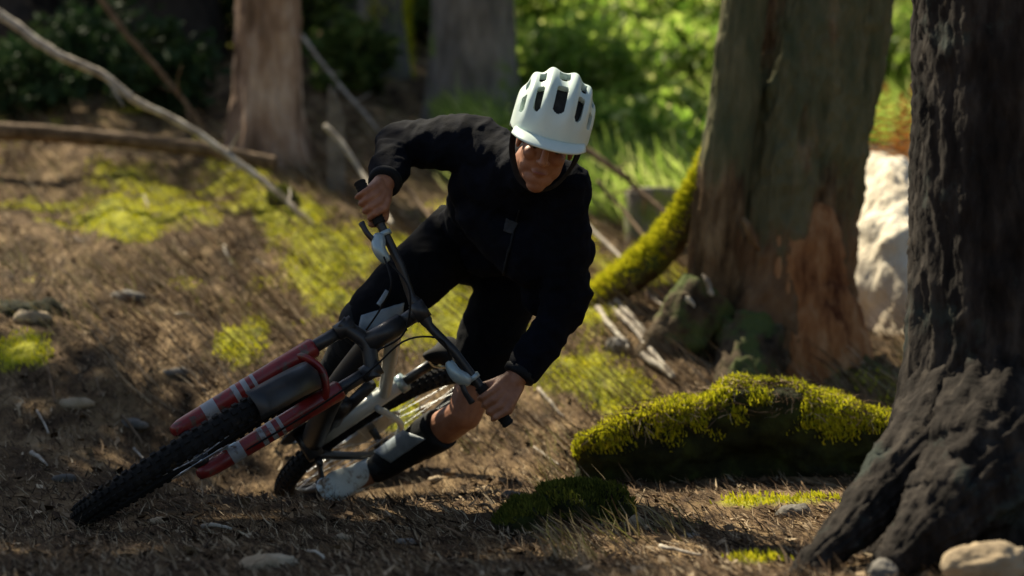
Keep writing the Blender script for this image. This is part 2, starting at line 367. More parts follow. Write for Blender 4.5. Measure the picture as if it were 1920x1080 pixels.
def gz(x, y):
    z = base_z(x, y) + relief(x, y) + .07 * rill(x, y) * np.clip((y - 6.9) / 1., 0, 1)
    for (cx, cy, dz), w_ in zip(_c, (1, .8)):
        ln_ = (x - cx) * .94 - (y - cy) * .33; al_ = (x - cx) * .33 + (y - cy) * .94; t_ = np.exp(-((al_ - .25) / .4) ** 2)
        z = z + w_ * t_ * (.022 * np.exp(-((ln_ + .075) / .04) ** 2) - .014 * np.exp(-((ln_ - .01) / .035) ** 2)) * (1 + .6 * vnoise(x * 30, y * 30, 0, 77))
    for cx, cy, dz in _c: z = z + dz * np.exp(-((x - cx) / .55) ** 2 - ((y - cy) / .5) ** 2)
    return z
MP = []  # moss patches x,y,rx,ry,strength
for px, py, rx, ry, s in [(170, 415, .26, .35, 1.), (80, 385, .2, .3, 1), (250, 440, .14, .3, 1), (455, 630, .11, .3, 1.), (20, 665, .13, .2, .9), (640, 470, .22, .7, 1.), (700, 500, .2, .5, .9),
                       (560, 400, .2, .5, 1.), (640, 570, .22, .3, .6), (300, 330, .5, .4, .62), (850, 600, .14, .3, 1.), (1100, 700, .12, .3, .85), (1110, 590, .1, .3, .9), (1090, 470, .15, .4, .8), (1000, 560, .1, .3, .8),
                       (1450, 950, .2, .12, .75), (1440, 1060, .1, .1, .7), (420, 540, .35, .5, .45), (730, 750, .12, .2, .6), (1150, 740, .15, .3, .75), (600, 520, .5, .5, .5)]:
    lo, hi = 4.2, 14.
    for _ in range(40):
        mid = (lo + hi) / 2; p = at(px, py, mid)
        if p[2] > float(base_z(p[0], p[1])): lo = mid
        else: hi = mid
    MP.append((p[0], p[1], rx, ry, s))
def onground(px, py):
    lo, hi = 4.2, 30.
    for _ in range(40):
        mid = (lo + hi) / 2; p = at(px, py, mid)
        if p[2] > float(gz(p[0], p[1])): lo = mid
        else: hi = mid
    return at(px, py, mid)
def mossf(x, y):
    m = np.clip((y - 7.6) / 1.5, 0, 1) * (.24 + .85 * fbm(x * 1.3, y * .8, 0, 3, 21)) + .1 * fbm(x * 1.7, y * 1.2, 0, 3, 20)
    for a, b, rx, ry, s in MP: m = np.maximum(m, s * np.exp(-((x - a) / rx) ** 2 - ((y - b) / ry) ** 2) )
    m = m * (1 + .7 * fbm(x * 6, y * 3.4, 0, 3, 22) + 1.1 * rill(x, y))
    far = np.clip((y - 13.5) / 3, 0, 1) * np.clip((x + .4) / .8, 0, 1)
    return np.clip(np.maximum(m, far * (.55 + .5 * fbm(x * 1.2, y, 0, 3, 23))), 0, 1)
def axis_pts(segs):
    out = [segs[0][0]]
    for a, b, d in segs: out += list(np.linspace(a, b, max(2, int(round((b - a) / d)) + 1))[1:])
    return np.array(out)
xs = axis_pts([(-70, -12, 5), (-12, -4, .5), (-4, -2.2, .08), (-2.2, 2.2, .022), (2.2, 4, .08), (4, 12, .5), (12, 70, 5)])
ys = axis_pts([(-40, -4, 4), (-4, 3.5, .5), (3.5, 4.4, .1), (4.4, 12.5, .028), (12.5, 20, .08), (20, 40, .5), (40, 150, 5)])
X, Y = np.meshgrid(xs, ys); Z = gz(X, Y)
mo = mossf(X, Y); Z = Z + .02 * mo * (1 + fbm(X * 14, Y * 10, 0, 2, 33)) * ((Y < 13) & (Y > 4))
me = bpy.data.meshes.new('ground'); nx, ny = len(xs), len(ys)
V = np.stack([X, Y, Z], -1).reshape(-1, 3)
me.vertices.add(len(V)); me.vertices.foreach_set('co', V.astype(np.float32).ravel())
I = (np.arange(ny - 1)[:, None] * nx + np.arange(nx - 1)[None]).ravel()
Q = np.stack([I, I + 1, I + 1 + nx, I + nx], 1).astype(np.int32)
me.loops.add(Q.size); me.loops.foreach_set('vertex_index', Q.ravel()); me.polygons.add(len(Q))
me.polygons.foreach_set('loop_start', np.arange(0, Q.size, 4, dtype=np.int32)); me.polygons.foreach_set('loop_total', np.full(len(Q), 4, np.int32))
me.update(calc_edges=True); me.shade_smooth()
a_ = me.attributes.new('moss', 'FLOAT', 'POINT'); a_.data.foreach_set('value', mo.ravel().astype(np.float32))
g = linkme('ground', me, M['ground']); g['kind'] = 'structure'; g['label'] = 'brown needle covered forest slope with patches of moss'

# ------------------------------------------------------------------ scatter of blades, litter, moss
def blades(P, D, w, curve=0.25, seed=0):
    """tapered blades: base P, vector D, width w -> quads (2 per blade)"""
    n = len(P); r = np.random.default_rng(seed)
    side = np.cross(D, r.normal(size=(n, 3)) * .6 + np.array((0, 1, 0))); side /= np.linalg.norm(side, axis=1)[:, None] + 1e-9; side *= w[:, None] / 2
    bend = r.normal(size=(n, 3)) * np.linalg.norm(D, axis=1)[:, None] * curve * .4
    mid = P + D * .5 + bend; tip = P + D
    return np.stack([P - side, P + side, mid + side * .75, mid - side * .75, mid - side * .75, mid + side * .75, tip + side * .12, tip - side * .12], 1).reshape(-1, 3)
def view_scatter(n, y0, y1, seed, margin=1.75, pw=1.6):
    r = np.random.default_rng(seed); y = y0 + (y1 - y0) * r.random(n) ** pw
    x = (r.random(n) * 2 - 1) * (960 / F) * y * margin
    return x, y, r
def streak(n, r, side=-.62, up=.72, j=.22):
    D = np.stack([side + r.normal(size=n) * j, r.normal(size=n) * .35, up + r.normal(size=n) * j], 1)
    return D / np.linalg.norm(D, axis=1)[:, None]
# fallen needles and bark flakes, flat on the ground
x, y, r = view_scatter(150000, 3.9, 13, 3, pw=1.3)
n = len(x); ang = r.normal(size=n) * .38 + math.radians(112); L = r.uniform(.015, .065, n) * (1 + .6 * (y > 8)); tilt = np.abs(r.normal(size=n)) * .32
P_ = np.stack([x, y, gz(x, y) + .004], 1); D_ = np.stack([np.cos(ang) * L, np.sin(ang) * L, (.235 * (y > 7) + tilt) * L], 1)
k = mossf(x, y) < .45; P_, D_, L, y = P_[k], D_[k], L[k], y[k]
o = bulk('needle_litter', blades(P_, D_, np.where(r.random(len(P_)) < .12, r.uniform(.004, .008, len(P_)), r.uniform(.0012, .003, len(P_))), .15, 5), 4, M['litter'], attrs={'rnd': np.repeat(r.random(len(P_)) ** 1.4, 2)}); o['kind'] = 'stuff'; o['label'] = 'fallen needles and bark flakes strewn over the slope'
# dead leaves and cone scales among the needles
x, y, r = view_scatter(5200, 3.9, 13, 19, pw=1.2); n = len(x); a_ = r.uniform(0, 6.28, n); s_ = r.uniform(.008, .024, n)
u_ = np.stack([np.cos(a_), np.sin(a_), r.normal(size=n) * .35], 1) * s_[:, None]; v_ = np.stack([-np.sin(a_), np.cos(a_), .2 + r.normal(size=n) * .35], 1) * s_[:, None] * .6
c_ = np.stack([x, y, gz(x, y) + .008], 1); lift = np.array((0, 0, .006))
LV = np.stack([c_ - u_, c_ - u_ * .2 + v_, c_ + u_ + lift, c_ - u_ * .2 - v_], 1).reshape(-1, 3)
o = bulk('dead_leaves', LV, 4, M['litter'], attrs={'rnd': r.random(n) ** 1.3}); o['kind'] = 'stuff'; o['label'] = 'small brown dead leaves and cone scales on the needle litter'
# dry grass stems leaning downhill
x, y, r = view_scatter(40000, 5.0, 14, 4, pw=1.1)
k = (fbm(x * 1.5, y * 1.5, 0, 3, 44) + .35 * (y > 8) + .25 * mossf(x, y) > .18) & ~((y < 7.6) & (x > -1.4) & (x < .1))
x, y = x[k], y[k]; n = len(x); Ls = r.uniform(.03, .13, n)
o = bulk('dry_grass', blades(np.stack([x, y, gz(x, y) - .005], 1), streak(n, r) * Ls[:, None], r.uniform(.002, .0045, n), .25, 6), 4, M['grass'], attrs={'rnd': np.repeat(r.random(n), 2)}); o['kind'] = 'stuff'; o['label'] = 'thin dry grass stems leaning over the slope'
x, y, r = view_scatter(30000, 5.3, 13, 14, pw=1.0)
k = ~((y < 7.6) & (x > -1.4) & (x < .1)) & (fbm(x * 1.1, y * .9, 0, 3, 47) > -.18); x, y = x[k], y[k]; n = len(x); Ls = r.uniform(.07, .26, n) * (.5 + .5 * (y > 7.6))
o = bulk('dead_stems', blades(np.stack([x, y, gz(x, y) - .005], 1), streak(n, r, -.66, .62, .13) * Ls[:, None], r.uniform(.002, .0055, n), .08, 16), 4, M['litter'], attrs={'rnd': np.repeat(.15 + .85 * r.random(n), 2)}); o['kind'] = 'stuff'; o['label'] = 'long pale dead stems combed across the slope'
r = np.random.default_rng(66); n = 34000; y = r.uniform(11.6, 20, n); x = r.uniform(-.25, 3.6, n) * (y / 14)
k = ~((np.abs(x - .2) < .2) & (y < 13)) & ~((x > 1.35 * y / 11) & (y < 14)); x, y = x[k], y[k]; n = len(x); Ls = r.uniform(.14, .42, n)
o = bulk('hillside_grass', blades(np.stack([x, y, gz(x, y) - .01], 1), streak(n, r, -.55, .75, .25) * Ls[:, None], r.uniform(.008, .018, n), .3, 17), 4, M['leafy'], attrs={'rnd': np.repeat(np.clip(r.normal(.62, .2, n), 0, 1), 2)}); o['kind'] = 'stuff'; o['label'] = 'bright yellow green grass leaning over the far hillside'
# moss tufts
def moss_fuzz(name, P, Nn, lo, hi, seed, parent=None, lab=None, mt='moss'):
    r = np.random.default_rng(seed); n = len(P)
    D = streak(n, r, -.35, .8, .3) * .7 + Nn * .7; D /= np.linalg.norm(D, axis=1)[:, None]
    o = bulk(name, blades(P - D * .004, D * r.uniform(lo, hi, n)[:, None], r.uniform(.0035, .008, n), .3, seed), 4, M[mt], parent, attrs={'rnd': np.repeat(np.clip(r.normal(.55, .22, n) + .25 * fbm(P[:, 0] * 9, P[:, 1] * 9, P[:, 2] * 9, 2, 9), 0, 1), 2)})
    o['kind'] = 'stuff'
    if lab: o['label'] = lab
    return o
x, y, r = view_scatter(300000, 4.6, 13.5, 8, pw=1.0)
k = (mossf(x, y) * (1 + .3 * r.normal(size=len(x))) > .42); x, y = x[k], y[k]
moss_fuzz('ground_moss', np.stack([x, y, gz(x, y) + .018], 1), np.tile(UP, (len(x), 1)),   .006, .022, 9, lab='yellow green moss patches on the forest floor')

# ------------------------------------------------------------------ trees
def trunk_mesh(base, r0, H, lean, mt, name, parent, n=96, dz=.03, hfine=3.2, amp=.014, fr=9., flare=.9, fh=.28, lobes=5, seed=1, spiral=.35, taper=.014, bend=0., moss=None):
    hs = np.concatenate([np.arange(-.35, hfine, dz), np.arange(hfine, H, .25)])
    th = np.linspace(0, 2 * np.pi, n, endpoint=False)
    Hh, T = np.meshgrid(hs, th, indexing='ij')
    hp = np.clip(Hh, 0, None)
    lob = .5 + .5 * np.cos(lobes * T + seed * 1.7 + 1.2 * np.sin(T + seed)) 
    R = (r0 - taper * hp) * (1 + flare * np.exp(-hp / fh) * (.35 + .65 * lob)) * (1 + .05 * fbm(np.cos(T) * 1.5, np.sin(T) * 1.5, Hh * 1.2, 3, seed))
    R = np.maximum(R, .03)
    cx, sx = np.cos(T + spiral * Hh), np.sin(T + spiral * Hh)
    q = fr * r0
    wob = .35 * fbm(cx * 3, sx * 3, Hh * 3, 2, seed + 5)
    R = R + amp * (ridged(cx * q + wob, sx * q + wob, Hh * fr * .28, 3, seed + 3) - .3) + amp * .35 * fbm(cx * q * 4, sx * q * 4, Hh * fr * 2.2, 2, seed + 8)
    bx = base[0] + lean[0] * Hh + bend * np.sin(Hh * .9); by = base[1] + lean[1] * Hh
    V = np.stack([bx + R * np.cos(T), by + R * np.sin(T), base[2] + Hh], -1).reshape(-1, 3)
    f = grid(n, len(hs), True); f.append(tuple(range((len(hs) - 1) * n, len(hs) * n)))
    o = link(name, V, f, mt, parent)
    return o, V
def crown_quads(c, rad, n, leaf, r, squash=.7, clump=60):
    cc = r.normal(size=(clump, 3)); cc /= np.linalg.norm(cc, axis=1)[:, None]; cc *= (r.random(clump) ** .45)[:, None]
    cc = np.array(c) + cc * rad * np.array((1, 1, squash))
    k = r.integers(0, clump, n); p = cc[k] + r.normal(size=(n, 3)) * rad * .13
    a = r.normal(size=(n, 3)); a /= np.linalg.norm(a, axis=1)[:, None]; b = np.cross(a, r.normal(size=(n, 3))); b /= np.linalg.norm(b, axis=1)[:, None]
    s = leaf * r.uniform(.5, 1.3, n)[:, None]
    return np.stack([p - a * s, p + b * s * .45, p + a * s, p - b * s * .45], 1).reshape(-1, 3), np.clip(.25 * r.normal(size=n) + .5 + .3 * (k / clump - .5), 0, 1)
def boughs(parent, base, H, z0, rad, r, mt, n=2600, leaf=.1, lean=(0, 0)):
    """conifer crown: whorls of drooping boughs with needle sprays, each bough a tapered limb"""
    mb = MB(); Ps, Ds = [], []
    z = z0
    while z < H - .3:
        rr = rad * (1 - (z - z0) / (H - z0)) ** .8 + .25
        for a in r.uniform(0, 2 * np.pi, 6):
            l = rr * r.uniform(.7, 1.1); d = np.array((math.cos(a), math.sin(a), -.25))
            p0 = np.array((base[0] + lean[0] * z, base[1] + lean[1] * z, base[2] + z)); pts = np.array([p0 + d * l * t + np.array((0, 0, .12 * l * t * t)) for t in np.linspace(0, 1, 4)])
            tube(mb, pts, np.linspace(.03, .006, 4), 5)
            m = int(n * l / rad / 14); t = r.random(m) ** .7
            Ps.append(p0 + d * (l * t)[:, None] + r.normal(size=(m, 3)) * (.10 + .14 * (1 - t))[:, None] * (1, 1, .4)); 
        z += r.uniform(.35, .6)
    P = np.concatenate(Ps); m = len(P)
    D = r.normal(size=(m, 3)) * (1, 1, .5); D /= np.linalg.norm(D, axis=1)[:, None]
    S = np.cross(D, r.normal(size=(m, 3))); S /= np.linalg.norm(S, axis=1)[:, None]
    s = leaf * r.uniform(.6, 1.3, m)[:, None]
    V = np.stack([P - D * s, P + S * s * .35, P + D * s, P - S * s * .35], 1).reshape(-1, 3)
    mb.build('branches', M['bark_dark'], parent)['kind'] = 'stuff'
    c = bulk('crown', V, 4, mt, parent, attrs={'rnd': r.random(m)}); c['kind'] = 'stuff'
    return c
def root(parent, pts, radii, mt, seed, n=28, m=40, amp=.16, flat=1.):
    mb = MB(); P = resample(pts, m, .012, seed); R = np.interp(np.linspace(0, 1, m), np.linspace(0, 1, len(radii)), radii)
    tube(mb, P, R, n, True, flat, seed, amp, 30., .35); ro = mb.build('root', mt, parent); fq = 1 if R.max() > .2 else .8
    displace(ro.data, lambda co, no: .008 * fq * (ridged(co[:, 0] * 26, co[:, 1] * 12, co[:, 2] * 14, 3, seed + 2) - .3) + .004 * fbm(co[:, 0] * 70, co[:, 1] * 70, co[:, 2] * 70, 2, seed + 3))
    return ro, mb.verts(), P, R

def tree(name, px, Yd, r0, H, mt, label, lean=(0, 0), crown=None, **kw):
    X0 = (px - 960) / F * Yd; z0 = float(gz(X0, Yd)); t = thing(name, (X0, Yd, z0), label, 'tree')
    o, V = trunk_mesh((X0, Yd, z0), r0, H, lean, mt, 'trunk', t, **kw)
    if crown: boughs(t, (X0, Yd, z0), H, crown[0], crown[1], np.random.default_rng(kw.get('seed', 1)), M['needles'], crown[2], lean=lean)
    return t, (X0, Yd, z0), V
# near trunk at the right edge of the frame
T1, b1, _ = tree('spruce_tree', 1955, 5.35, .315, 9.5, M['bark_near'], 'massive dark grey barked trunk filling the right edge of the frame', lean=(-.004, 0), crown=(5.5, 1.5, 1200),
                 n=260, dz=.011, hfine=2.0, amp=.016, fr=20., flare=.75, fh=.22, seed=2, spiral=.6)
for k, (pts, rr) in enumerate([([at(1960, 560, 5.4), at(1860, 700, 5.3), at(1750, 830, 5.15), at(1650, 935, 5.0), at(1565, 1020, 4.87), at(1480, 1110, 4.7)], [.22, .18, .115, .075, .05, .02]),
                               ([at(1975, 620, 5.35), at(1900, 780, 5.15), at(1820, 910, 4.95), at(1730, 1000, 4.8), at(1640, 1075, 4.7)], [.24, .2, .13, .07, .025])]):
    root(T1, pts, rr, M['bark_near'], 50 + k, 80, 130, .18, .85)
# second trunk, two fused stems with a rotten red flank
T2, b2, V2 = tree('double_stemmed_tree', 1428, 8.9, .27, 10, M['bark_mid'], 'thick lichen patched trunk behind the mossy log with a red rotten flank', lean=(.20, 0), crown=(5.5, 1.5, 1100),
                  n=260, dz=.014, hfine=2.6, amp=.032, fr=13., flare=.5, fh=.25, seed=4, spiral=.5, taper=.012)
s2 = MB(); P = resample([at(1330, 760, 8.75), at(1335, 600, 8.75), at(1350, 400, 8.72), at(1375, 200, 8.7), at(1400, 0, 8.7), at(1470, -400, 8.7), at(1540, -900, 8.75)], 150, .01, 3)
tube(s2, P, np.interp(np.linspace(0, 1, 150), [0, .15, .4, 1], [.16, .115, .10, .07]), 60, True, 1, 5, .16, 40., .22)
s2.build('stem', M['bark_mid'], T2)
# rotten flank (exposed reddish wood on the right side)
fl = MB(); P = resample([at(1535, 790, 8.58), at(1520, 650, 8.62), at(1505, 520, 8.66), at(1535, 380, 8.68)], 70, .01, 5)
tube(fl, P, np.interp(np.linspace(0, 1, 70), [0, .4, .8, 1], [.23, .205, .15, .04]), 48, True, .6, 8, .22, 40., .25); fl.build('rotten_wood', M['rot'], T2)
rootpts = [([at(1345, 250, 8.75), at(1318, 330, 8.75), at(1285, 405, 8.8), at(1245, 460, 8.95), at(1180, 520, 9.05), at(1110, 570, 9.2), at(1040, 610, 9.4)], [.02, .035, .05, .065, .065, .05, .03]),
           ([at(1330, 560, 8.7), at(1270, 640, 8.65), at(1200, 700, 8.6), at(1130, 740, 8.5)], [.14, .12, .08, .04]),
           ([at(1420, 640, 8.6), at(1390, 720, 8.4), at(1350, 780, 8.2)], [.15, .11, .06]),
           ([at(1530, 640, 8.75), at(1610, 710, 8.6), at(1690, 740, 8.4), at(1780, 770, 8.3)], [.13, .09, .06, .04])]
ridge = None
for k, (pts, rr) in enumerate(rootpts):
    o, Vr, Pr, Rr = root(T2, pts, rr, M['bark_root'], 60 + k, 36, 60, .25)
    if k == 0: ridge = (Pr, Rr)
r = np.random.default_rng(91)                                    # moss along the upper ridge of that root
k = r.integers(5, 60, 9000); a = r.normal(size=9000) * .75 - .35; Pr, Rr = ridge
T_, N_, B_ = frame_along(Pr); upv = np.array([nrm(UP - t * (UP @ t) + np.array((-.5, 0, 0))) for t in T_]); sv = np.cross(T_, upv)
Nn = np.cos(a)[:, None] * upv[k] + np.sin(a)[:, None] * sv[k]
moss_fuzz('moss', Pr[k] + Nn * Rr[k][:, None] * 1.05 + r.normal(size=(9000, 3)) * .008, Nn, .010, .035, 92, T2)
# knots and loose bark on the second trunk
for j, (px, py, w, h, mt) in enumerate([(1410, 440, .03, .06, 'bark_mid'), (1328, 535, .012, .04, 'stick'), (1297, 568, .022, .022, 'stick')]):
    kb = MB(); c = at(px, py, 8.56 if px > 1380 else 8.55); ell(kb, c + (0, .02, 0), [(w, 0, -w * .8), (0, .02, 0), (-h * .35, 0, h)], 24, 14); o = kb.build('bark_flake', M[mt], T2)
    displace(o.data, lambda co, no: .012 * fbm(co[:, 0] * 40, co[:, 1] * 40, co[:, 2] * 40, 2, j))
# background trunks
tree('pale_trunk_tree', 500, 12., .172, 16, M['bark_pale'], 'pale brown trunk standing behind the left slope, lit on its right side', lean=(.012, 0), crown=(12, .9, 700), n=110, dz=.03, amp=.025, fr=9., flare=.5, fh=.3, seed=6, spiral=.5)
tree('mossy_tree', 885, 14., .265, 16, M['bark_grey'], 'broad grey green trunk directly behind the rider\'s raised elbow', crown=(12, 1.1, 500), n=110, dz=.035, amp=.02, fr=8., flare=.3, fh=.3, seed=7)
tt, bb, VV = tree('moss_lit_tree', 715, 15.2, .15, 15, M['bark_grey'], 'slim trunk with sunlit yellow green moss left of the broad grey trunk', crown=(12, 1., 400), n=80, dz=.04, amp=.02, fr=8., flare=.4, seed=8)
r = np.random.default_rng(31); k = r.integers(0, len(VV), 30000); pv = VV[k]; nn = pv - np.array((bb[0], bb[1], 0)); nn[:, 2] = 0; nn /= np.linalg.norm(nn, axis=1)[:, None]
kk = (pv[:, 2] < 4.2) & (nn @ nrm((.8, -.5, 0)) > .2) & (fbm(pv[:, 0] * 3, pv[:, 1] * 3, pv[:, 2] * 1.5, 3, 5) > -.05)
moss_fuzz('moss', pv[kk] + r.normal(size=(kk.sum(), 3)) * (.02, .02, .05), nn[kk], .03, .10, 33, tt)
tree('dark_tree', 625, 17, .30, 16, M['bark_grey'], 'dim grey trunk in the gap right of the pale trunk', crown=(12, 1.2, 600), n=80, dz=.05, amp=.02, fr=8., flare=.3, seed=9)
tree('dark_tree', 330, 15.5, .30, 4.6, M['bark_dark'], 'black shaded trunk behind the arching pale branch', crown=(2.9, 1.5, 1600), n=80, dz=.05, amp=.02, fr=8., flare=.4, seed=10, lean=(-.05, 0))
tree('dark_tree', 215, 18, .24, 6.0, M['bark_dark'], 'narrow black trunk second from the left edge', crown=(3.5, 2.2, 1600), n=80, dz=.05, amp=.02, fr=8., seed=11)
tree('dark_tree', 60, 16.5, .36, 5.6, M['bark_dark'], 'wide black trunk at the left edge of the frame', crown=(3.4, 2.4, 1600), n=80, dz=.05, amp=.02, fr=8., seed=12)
for j, (px, Yd, rr) in enumerate([(1010, 27, .2), (1180, 33, .22), (1300, 29, .18), (780, 30, .25), (420, 24, .28), (130, 27, .3), (1560, 30, .25), (1720, 26, .2)]):
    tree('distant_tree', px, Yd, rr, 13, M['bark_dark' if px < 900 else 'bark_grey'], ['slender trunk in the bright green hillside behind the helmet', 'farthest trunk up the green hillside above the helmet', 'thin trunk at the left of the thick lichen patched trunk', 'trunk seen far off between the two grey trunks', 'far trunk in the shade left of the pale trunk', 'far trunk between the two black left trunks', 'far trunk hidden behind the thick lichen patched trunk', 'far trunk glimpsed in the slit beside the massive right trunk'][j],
         crown=(4.5, 2.6, 1100) if px < 400 else (10.5, 1.2, 400), n=36, dz=.2, amp=.02, fr=6., seed=20 + j)

tree('shade_tree', -760, 10.2, .13, 8.0, M['bark_dark'], 'unseen conifer added outside the left edge to shade the lower left', crown=(4.4, 1.25, 2200), n=48, dz=.08, amp=.01, fr=9., seed=41)  # tree added out of view so its crown darkens the lower left
# ------------------------------------------------------------------ undergrowth
def shrub(px, py0, Yd, rad, n, leaf, mt, label, seed, squash=.8, name='shrub', group=None, rise=.0):
    X0 = (px - 960) / F * Yd; z0 = float(gz(X0, Yd)); t = thing(name, (X0, Yd, z0), label, 'bush', group); r = np.random.default_rng(seed)
    mb = MB()
    for a in r.uniform(0, 6.28, 7):
        e = np.array((X0 + math.cos(a) * rad * .7, Yd + math.sin(a) * rad * .7, z0 + rad * squash * r.uniform(.8, 1.5) + rise)); b = np.array((X0, Yd, z0 - .03))
        tube(mb, resample([b, (b + e) / 2 + r.normal(size=3) * .05 + (0, 0, .06), e], 8), np.linspace(.014, .003, 8), 5)
    mb.build('stems', M['bark_dark'], t)
    V, a = crown_quads((X0, Yd, z0 + rad * squash * .75 + rise), rad, n, leaf, r, squash)
    c = bulk('foliage', V, 4, M[mt], t, attrs={'rnd': a}); c['kind'] = 'stuff'
    return t
sh = [(1010, 12.9, .26), (1090, 13.3, .3), (1170, 13.0, .26), (1250, 13.4, .32), (1320, 12.8, .28), (985, 14.6, .4), (1080, 14.9, .42), (1190, 14.7, .45), (1290, 14.9, .42), (1130, 16.3, .55), (1360, 15.2, .4), (1010, 17, .55), (1110, 18.5, .7), (1220, 17.5, .6), (1310, 16.5, .6), (1060, 21, .9), (1180, 22, 1.0), (1300, 21, 1.0), (980, 23, .9), (1120, 26, 1.3), (1280, 27, 1.3), (1390, 24, 1.1), (1670, 15.5, .5), (1700, 19, .9), (1000, 31, 1.5), (1200, 36, 1.8), (1420, 33, 1.7), (1750, 30, 1.5)]
for j, (px, Yd, rad) in enumerate(sh):
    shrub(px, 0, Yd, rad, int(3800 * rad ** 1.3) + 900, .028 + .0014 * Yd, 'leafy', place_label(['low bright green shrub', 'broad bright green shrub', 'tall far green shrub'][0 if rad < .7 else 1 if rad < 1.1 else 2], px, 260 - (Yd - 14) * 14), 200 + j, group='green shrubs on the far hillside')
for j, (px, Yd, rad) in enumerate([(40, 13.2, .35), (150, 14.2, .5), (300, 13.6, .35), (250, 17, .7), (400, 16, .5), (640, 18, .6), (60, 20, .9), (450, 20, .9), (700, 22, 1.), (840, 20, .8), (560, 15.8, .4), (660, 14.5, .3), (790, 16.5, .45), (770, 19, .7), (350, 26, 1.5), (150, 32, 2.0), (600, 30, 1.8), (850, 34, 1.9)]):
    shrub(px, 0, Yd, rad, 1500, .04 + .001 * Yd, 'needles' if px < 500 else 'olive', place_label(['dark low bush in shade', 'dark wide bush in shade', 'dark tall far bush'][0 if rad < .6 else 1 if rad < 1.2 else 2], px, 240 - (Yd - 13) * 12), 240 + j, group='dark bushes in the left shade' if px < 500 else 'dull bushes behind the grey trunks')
# orange-brown fern against the right trunk
t = thing('dead_fern', at(1668, 560, 10.4), 'orange brown dead fern in the bright slit beside the massive trunk', 'fern'); r = np.random.default_rng(77)
gP = t.location; fz = float(gz(gP.x, gP.y)); t.location.z = fz
for q in range(6):
    a = r.uniform(0, 6.28); top = np.array((gP.x + .10 * math.cos(a), gP.y + .2 * math.sin(a), fz + r.uniform(.65, .9))); b = np.array((gP.x + .02 * math.cos(a), gP.y, fz))
    P = resample([b, b * .5 + top * .5 + (0, 0, .08), top], 26); m = len(P)
    P = P[10:]; m = len(P); Pq, Dq = [], []
    for s in (-1, 1):
        d = np.cross(np.gradient(P, axis=0), (0, 1, 0)); d /= np.linalg.norm(d, axis=1)[:, None]
        Pq.append(P); Dq.append(s * d * (.06 * np.sin(np.linspace(.3, 3.1, m)))[:, None] + (0, 0, .02))
    Pq, Dq = np.concatenate(Pq), np.concatenate(Dq)
    bulk('frond', blades(Pq, Dq, np.full(len(Pq), .012), .1, q), 4, M['fern'], t, attrs={'rnd': np.repeat(r.random(len(Pq)), 2)})

# ------------------------------------------------------------------ rocks, stumps, logs
def rock(name, c, dims, mt, label, cat, seed, rough=.18, group=None, fr=3., n=(48, 28), moss=0):
    mb = MB(); ell(mb, c, np.diag(dims), *n); o = mb.build(name, M[mt])
    s = float(np.mean(dims))
    displace(o.data, lambda co, no: s * (rough * fbm((co[:, 0] - c[0]) / s * fr * .4, (co[:, 1] - c[1]) / s * fr * .4, (co[:, 2] - c[2]) / s * fr * .4, 4, seed) * 2 + .06 * ridged(co[:, 0] / s * fr, co[:, 1] / s * fr, co[:, 2] / s * fr, 3, seed + 1)))
    if moss:
        nv = len(o.data.vertices); co = np.zeros(nv * 3, np.float32); o.data.vertices.foreach_get('co', co); co = co.reshape(-1, 3).astype(float); no = np.zeros(nv * 3, np.float32); o.data.vertices.foreach_get('normal', no); no = no.reshape(-1, 3).astype(float)
        r = np.random.default_rng(seed); k = r.integers(0, nv, moss); keep = (no[k, 2] + .5 * fbm(co[k, 0] * 16, co[k, 1] * 16, co[k, 2] * 16, 2, seed) > .25); k = k[keep]
        moss_fuzz('moss', co[k] + r.normal(size=(len(k), 3)) * s * .04, no[k], .008, .022, seed, o, mt='moss_dark')
    return tag(o, label, cat, group)
rock('pale_mound', np.array((1.70, 10.3, .72)), (.30, 1.05, .85), 'pale_ground', 'tall cream mound standing in for sunlit ground between the two big trunks', 'rock', 5, .10, fr=5., n=(120, 80))  # mound added in place of flat sunlit ground
rock('stone', at(1845, 1062, 4.55), (.085, .06, .045), 'stone', 'flat tan stone at the foot of the massive right trunk', 'stone', 6, .16)
rock('stone', at(1655, 1075, 4.6), (.03, .03, .028), 'stoneg', 'small grey stone beside the roots at the bottom edge', 'stone', 7)
rock('stone', onground(1190, 985), (.03, .03, .022), 'stone', 'small pale stone on the soil below the mossy log', 'stone', 8)
rock('stone', onground(1490, 965), (.05, .05, .03), 'stoneg', 'pale grey stone in moss under the log\'s right half', 'stone', 9)
rock('stone', onground(1160, 652), (.05, .05, .04), 'stoneg', 'pale rounded stone on the bank left of the thick trunk', 'stone', 10)
rock('stone', onground(500, 1060), (.07, .07, .022), 'stone', 'flat pale stone at the bottom edge below the bicycle', 'stone', 11)
rock('mossy_lump', onground(985, 1000) + (0, .04, .015), (.075, .08, .055), 'log', 'low black lump standing in for a dark hollow at the bottom centre', 'rock', 12, n=(90, 50), moss=5000)  # the dark of a hollow, put in as a black lump
rock('mossy_lump', onground(1095, 985) + (0, .08, .02), (.135, .11, .085), 'log', 'low dark rock furred with moss in front of the log\'s left end', 'rock', 13, n=(90, 50), moss=9000)
for j, (px, py, s) in enumerate([(60, 600, .05), (240, 560, .045), (140, 760, .04), (250, 800, .035), (560, 730, .03), (330, 700, .03), (1090, 1050, .02), (1300, 1010, .02), (820, 900, .02), (760, 1020, .02), (640, 1010, .018), (960, 930, .02), (300, 980, .022), (120, 900, .025)]):
    p = onground(px, py); rock('stone', p + (0, 0, s * .1), (s * 1.5, s, s * .6), 'stoneg' if j % 2 else 'stone', place_label('small half buried %s stone' % ('grey' if j % 2 else 'tan'), px, py), 'stone', 30 + j, group='small stones scattered on the slope', n=(20, 12))
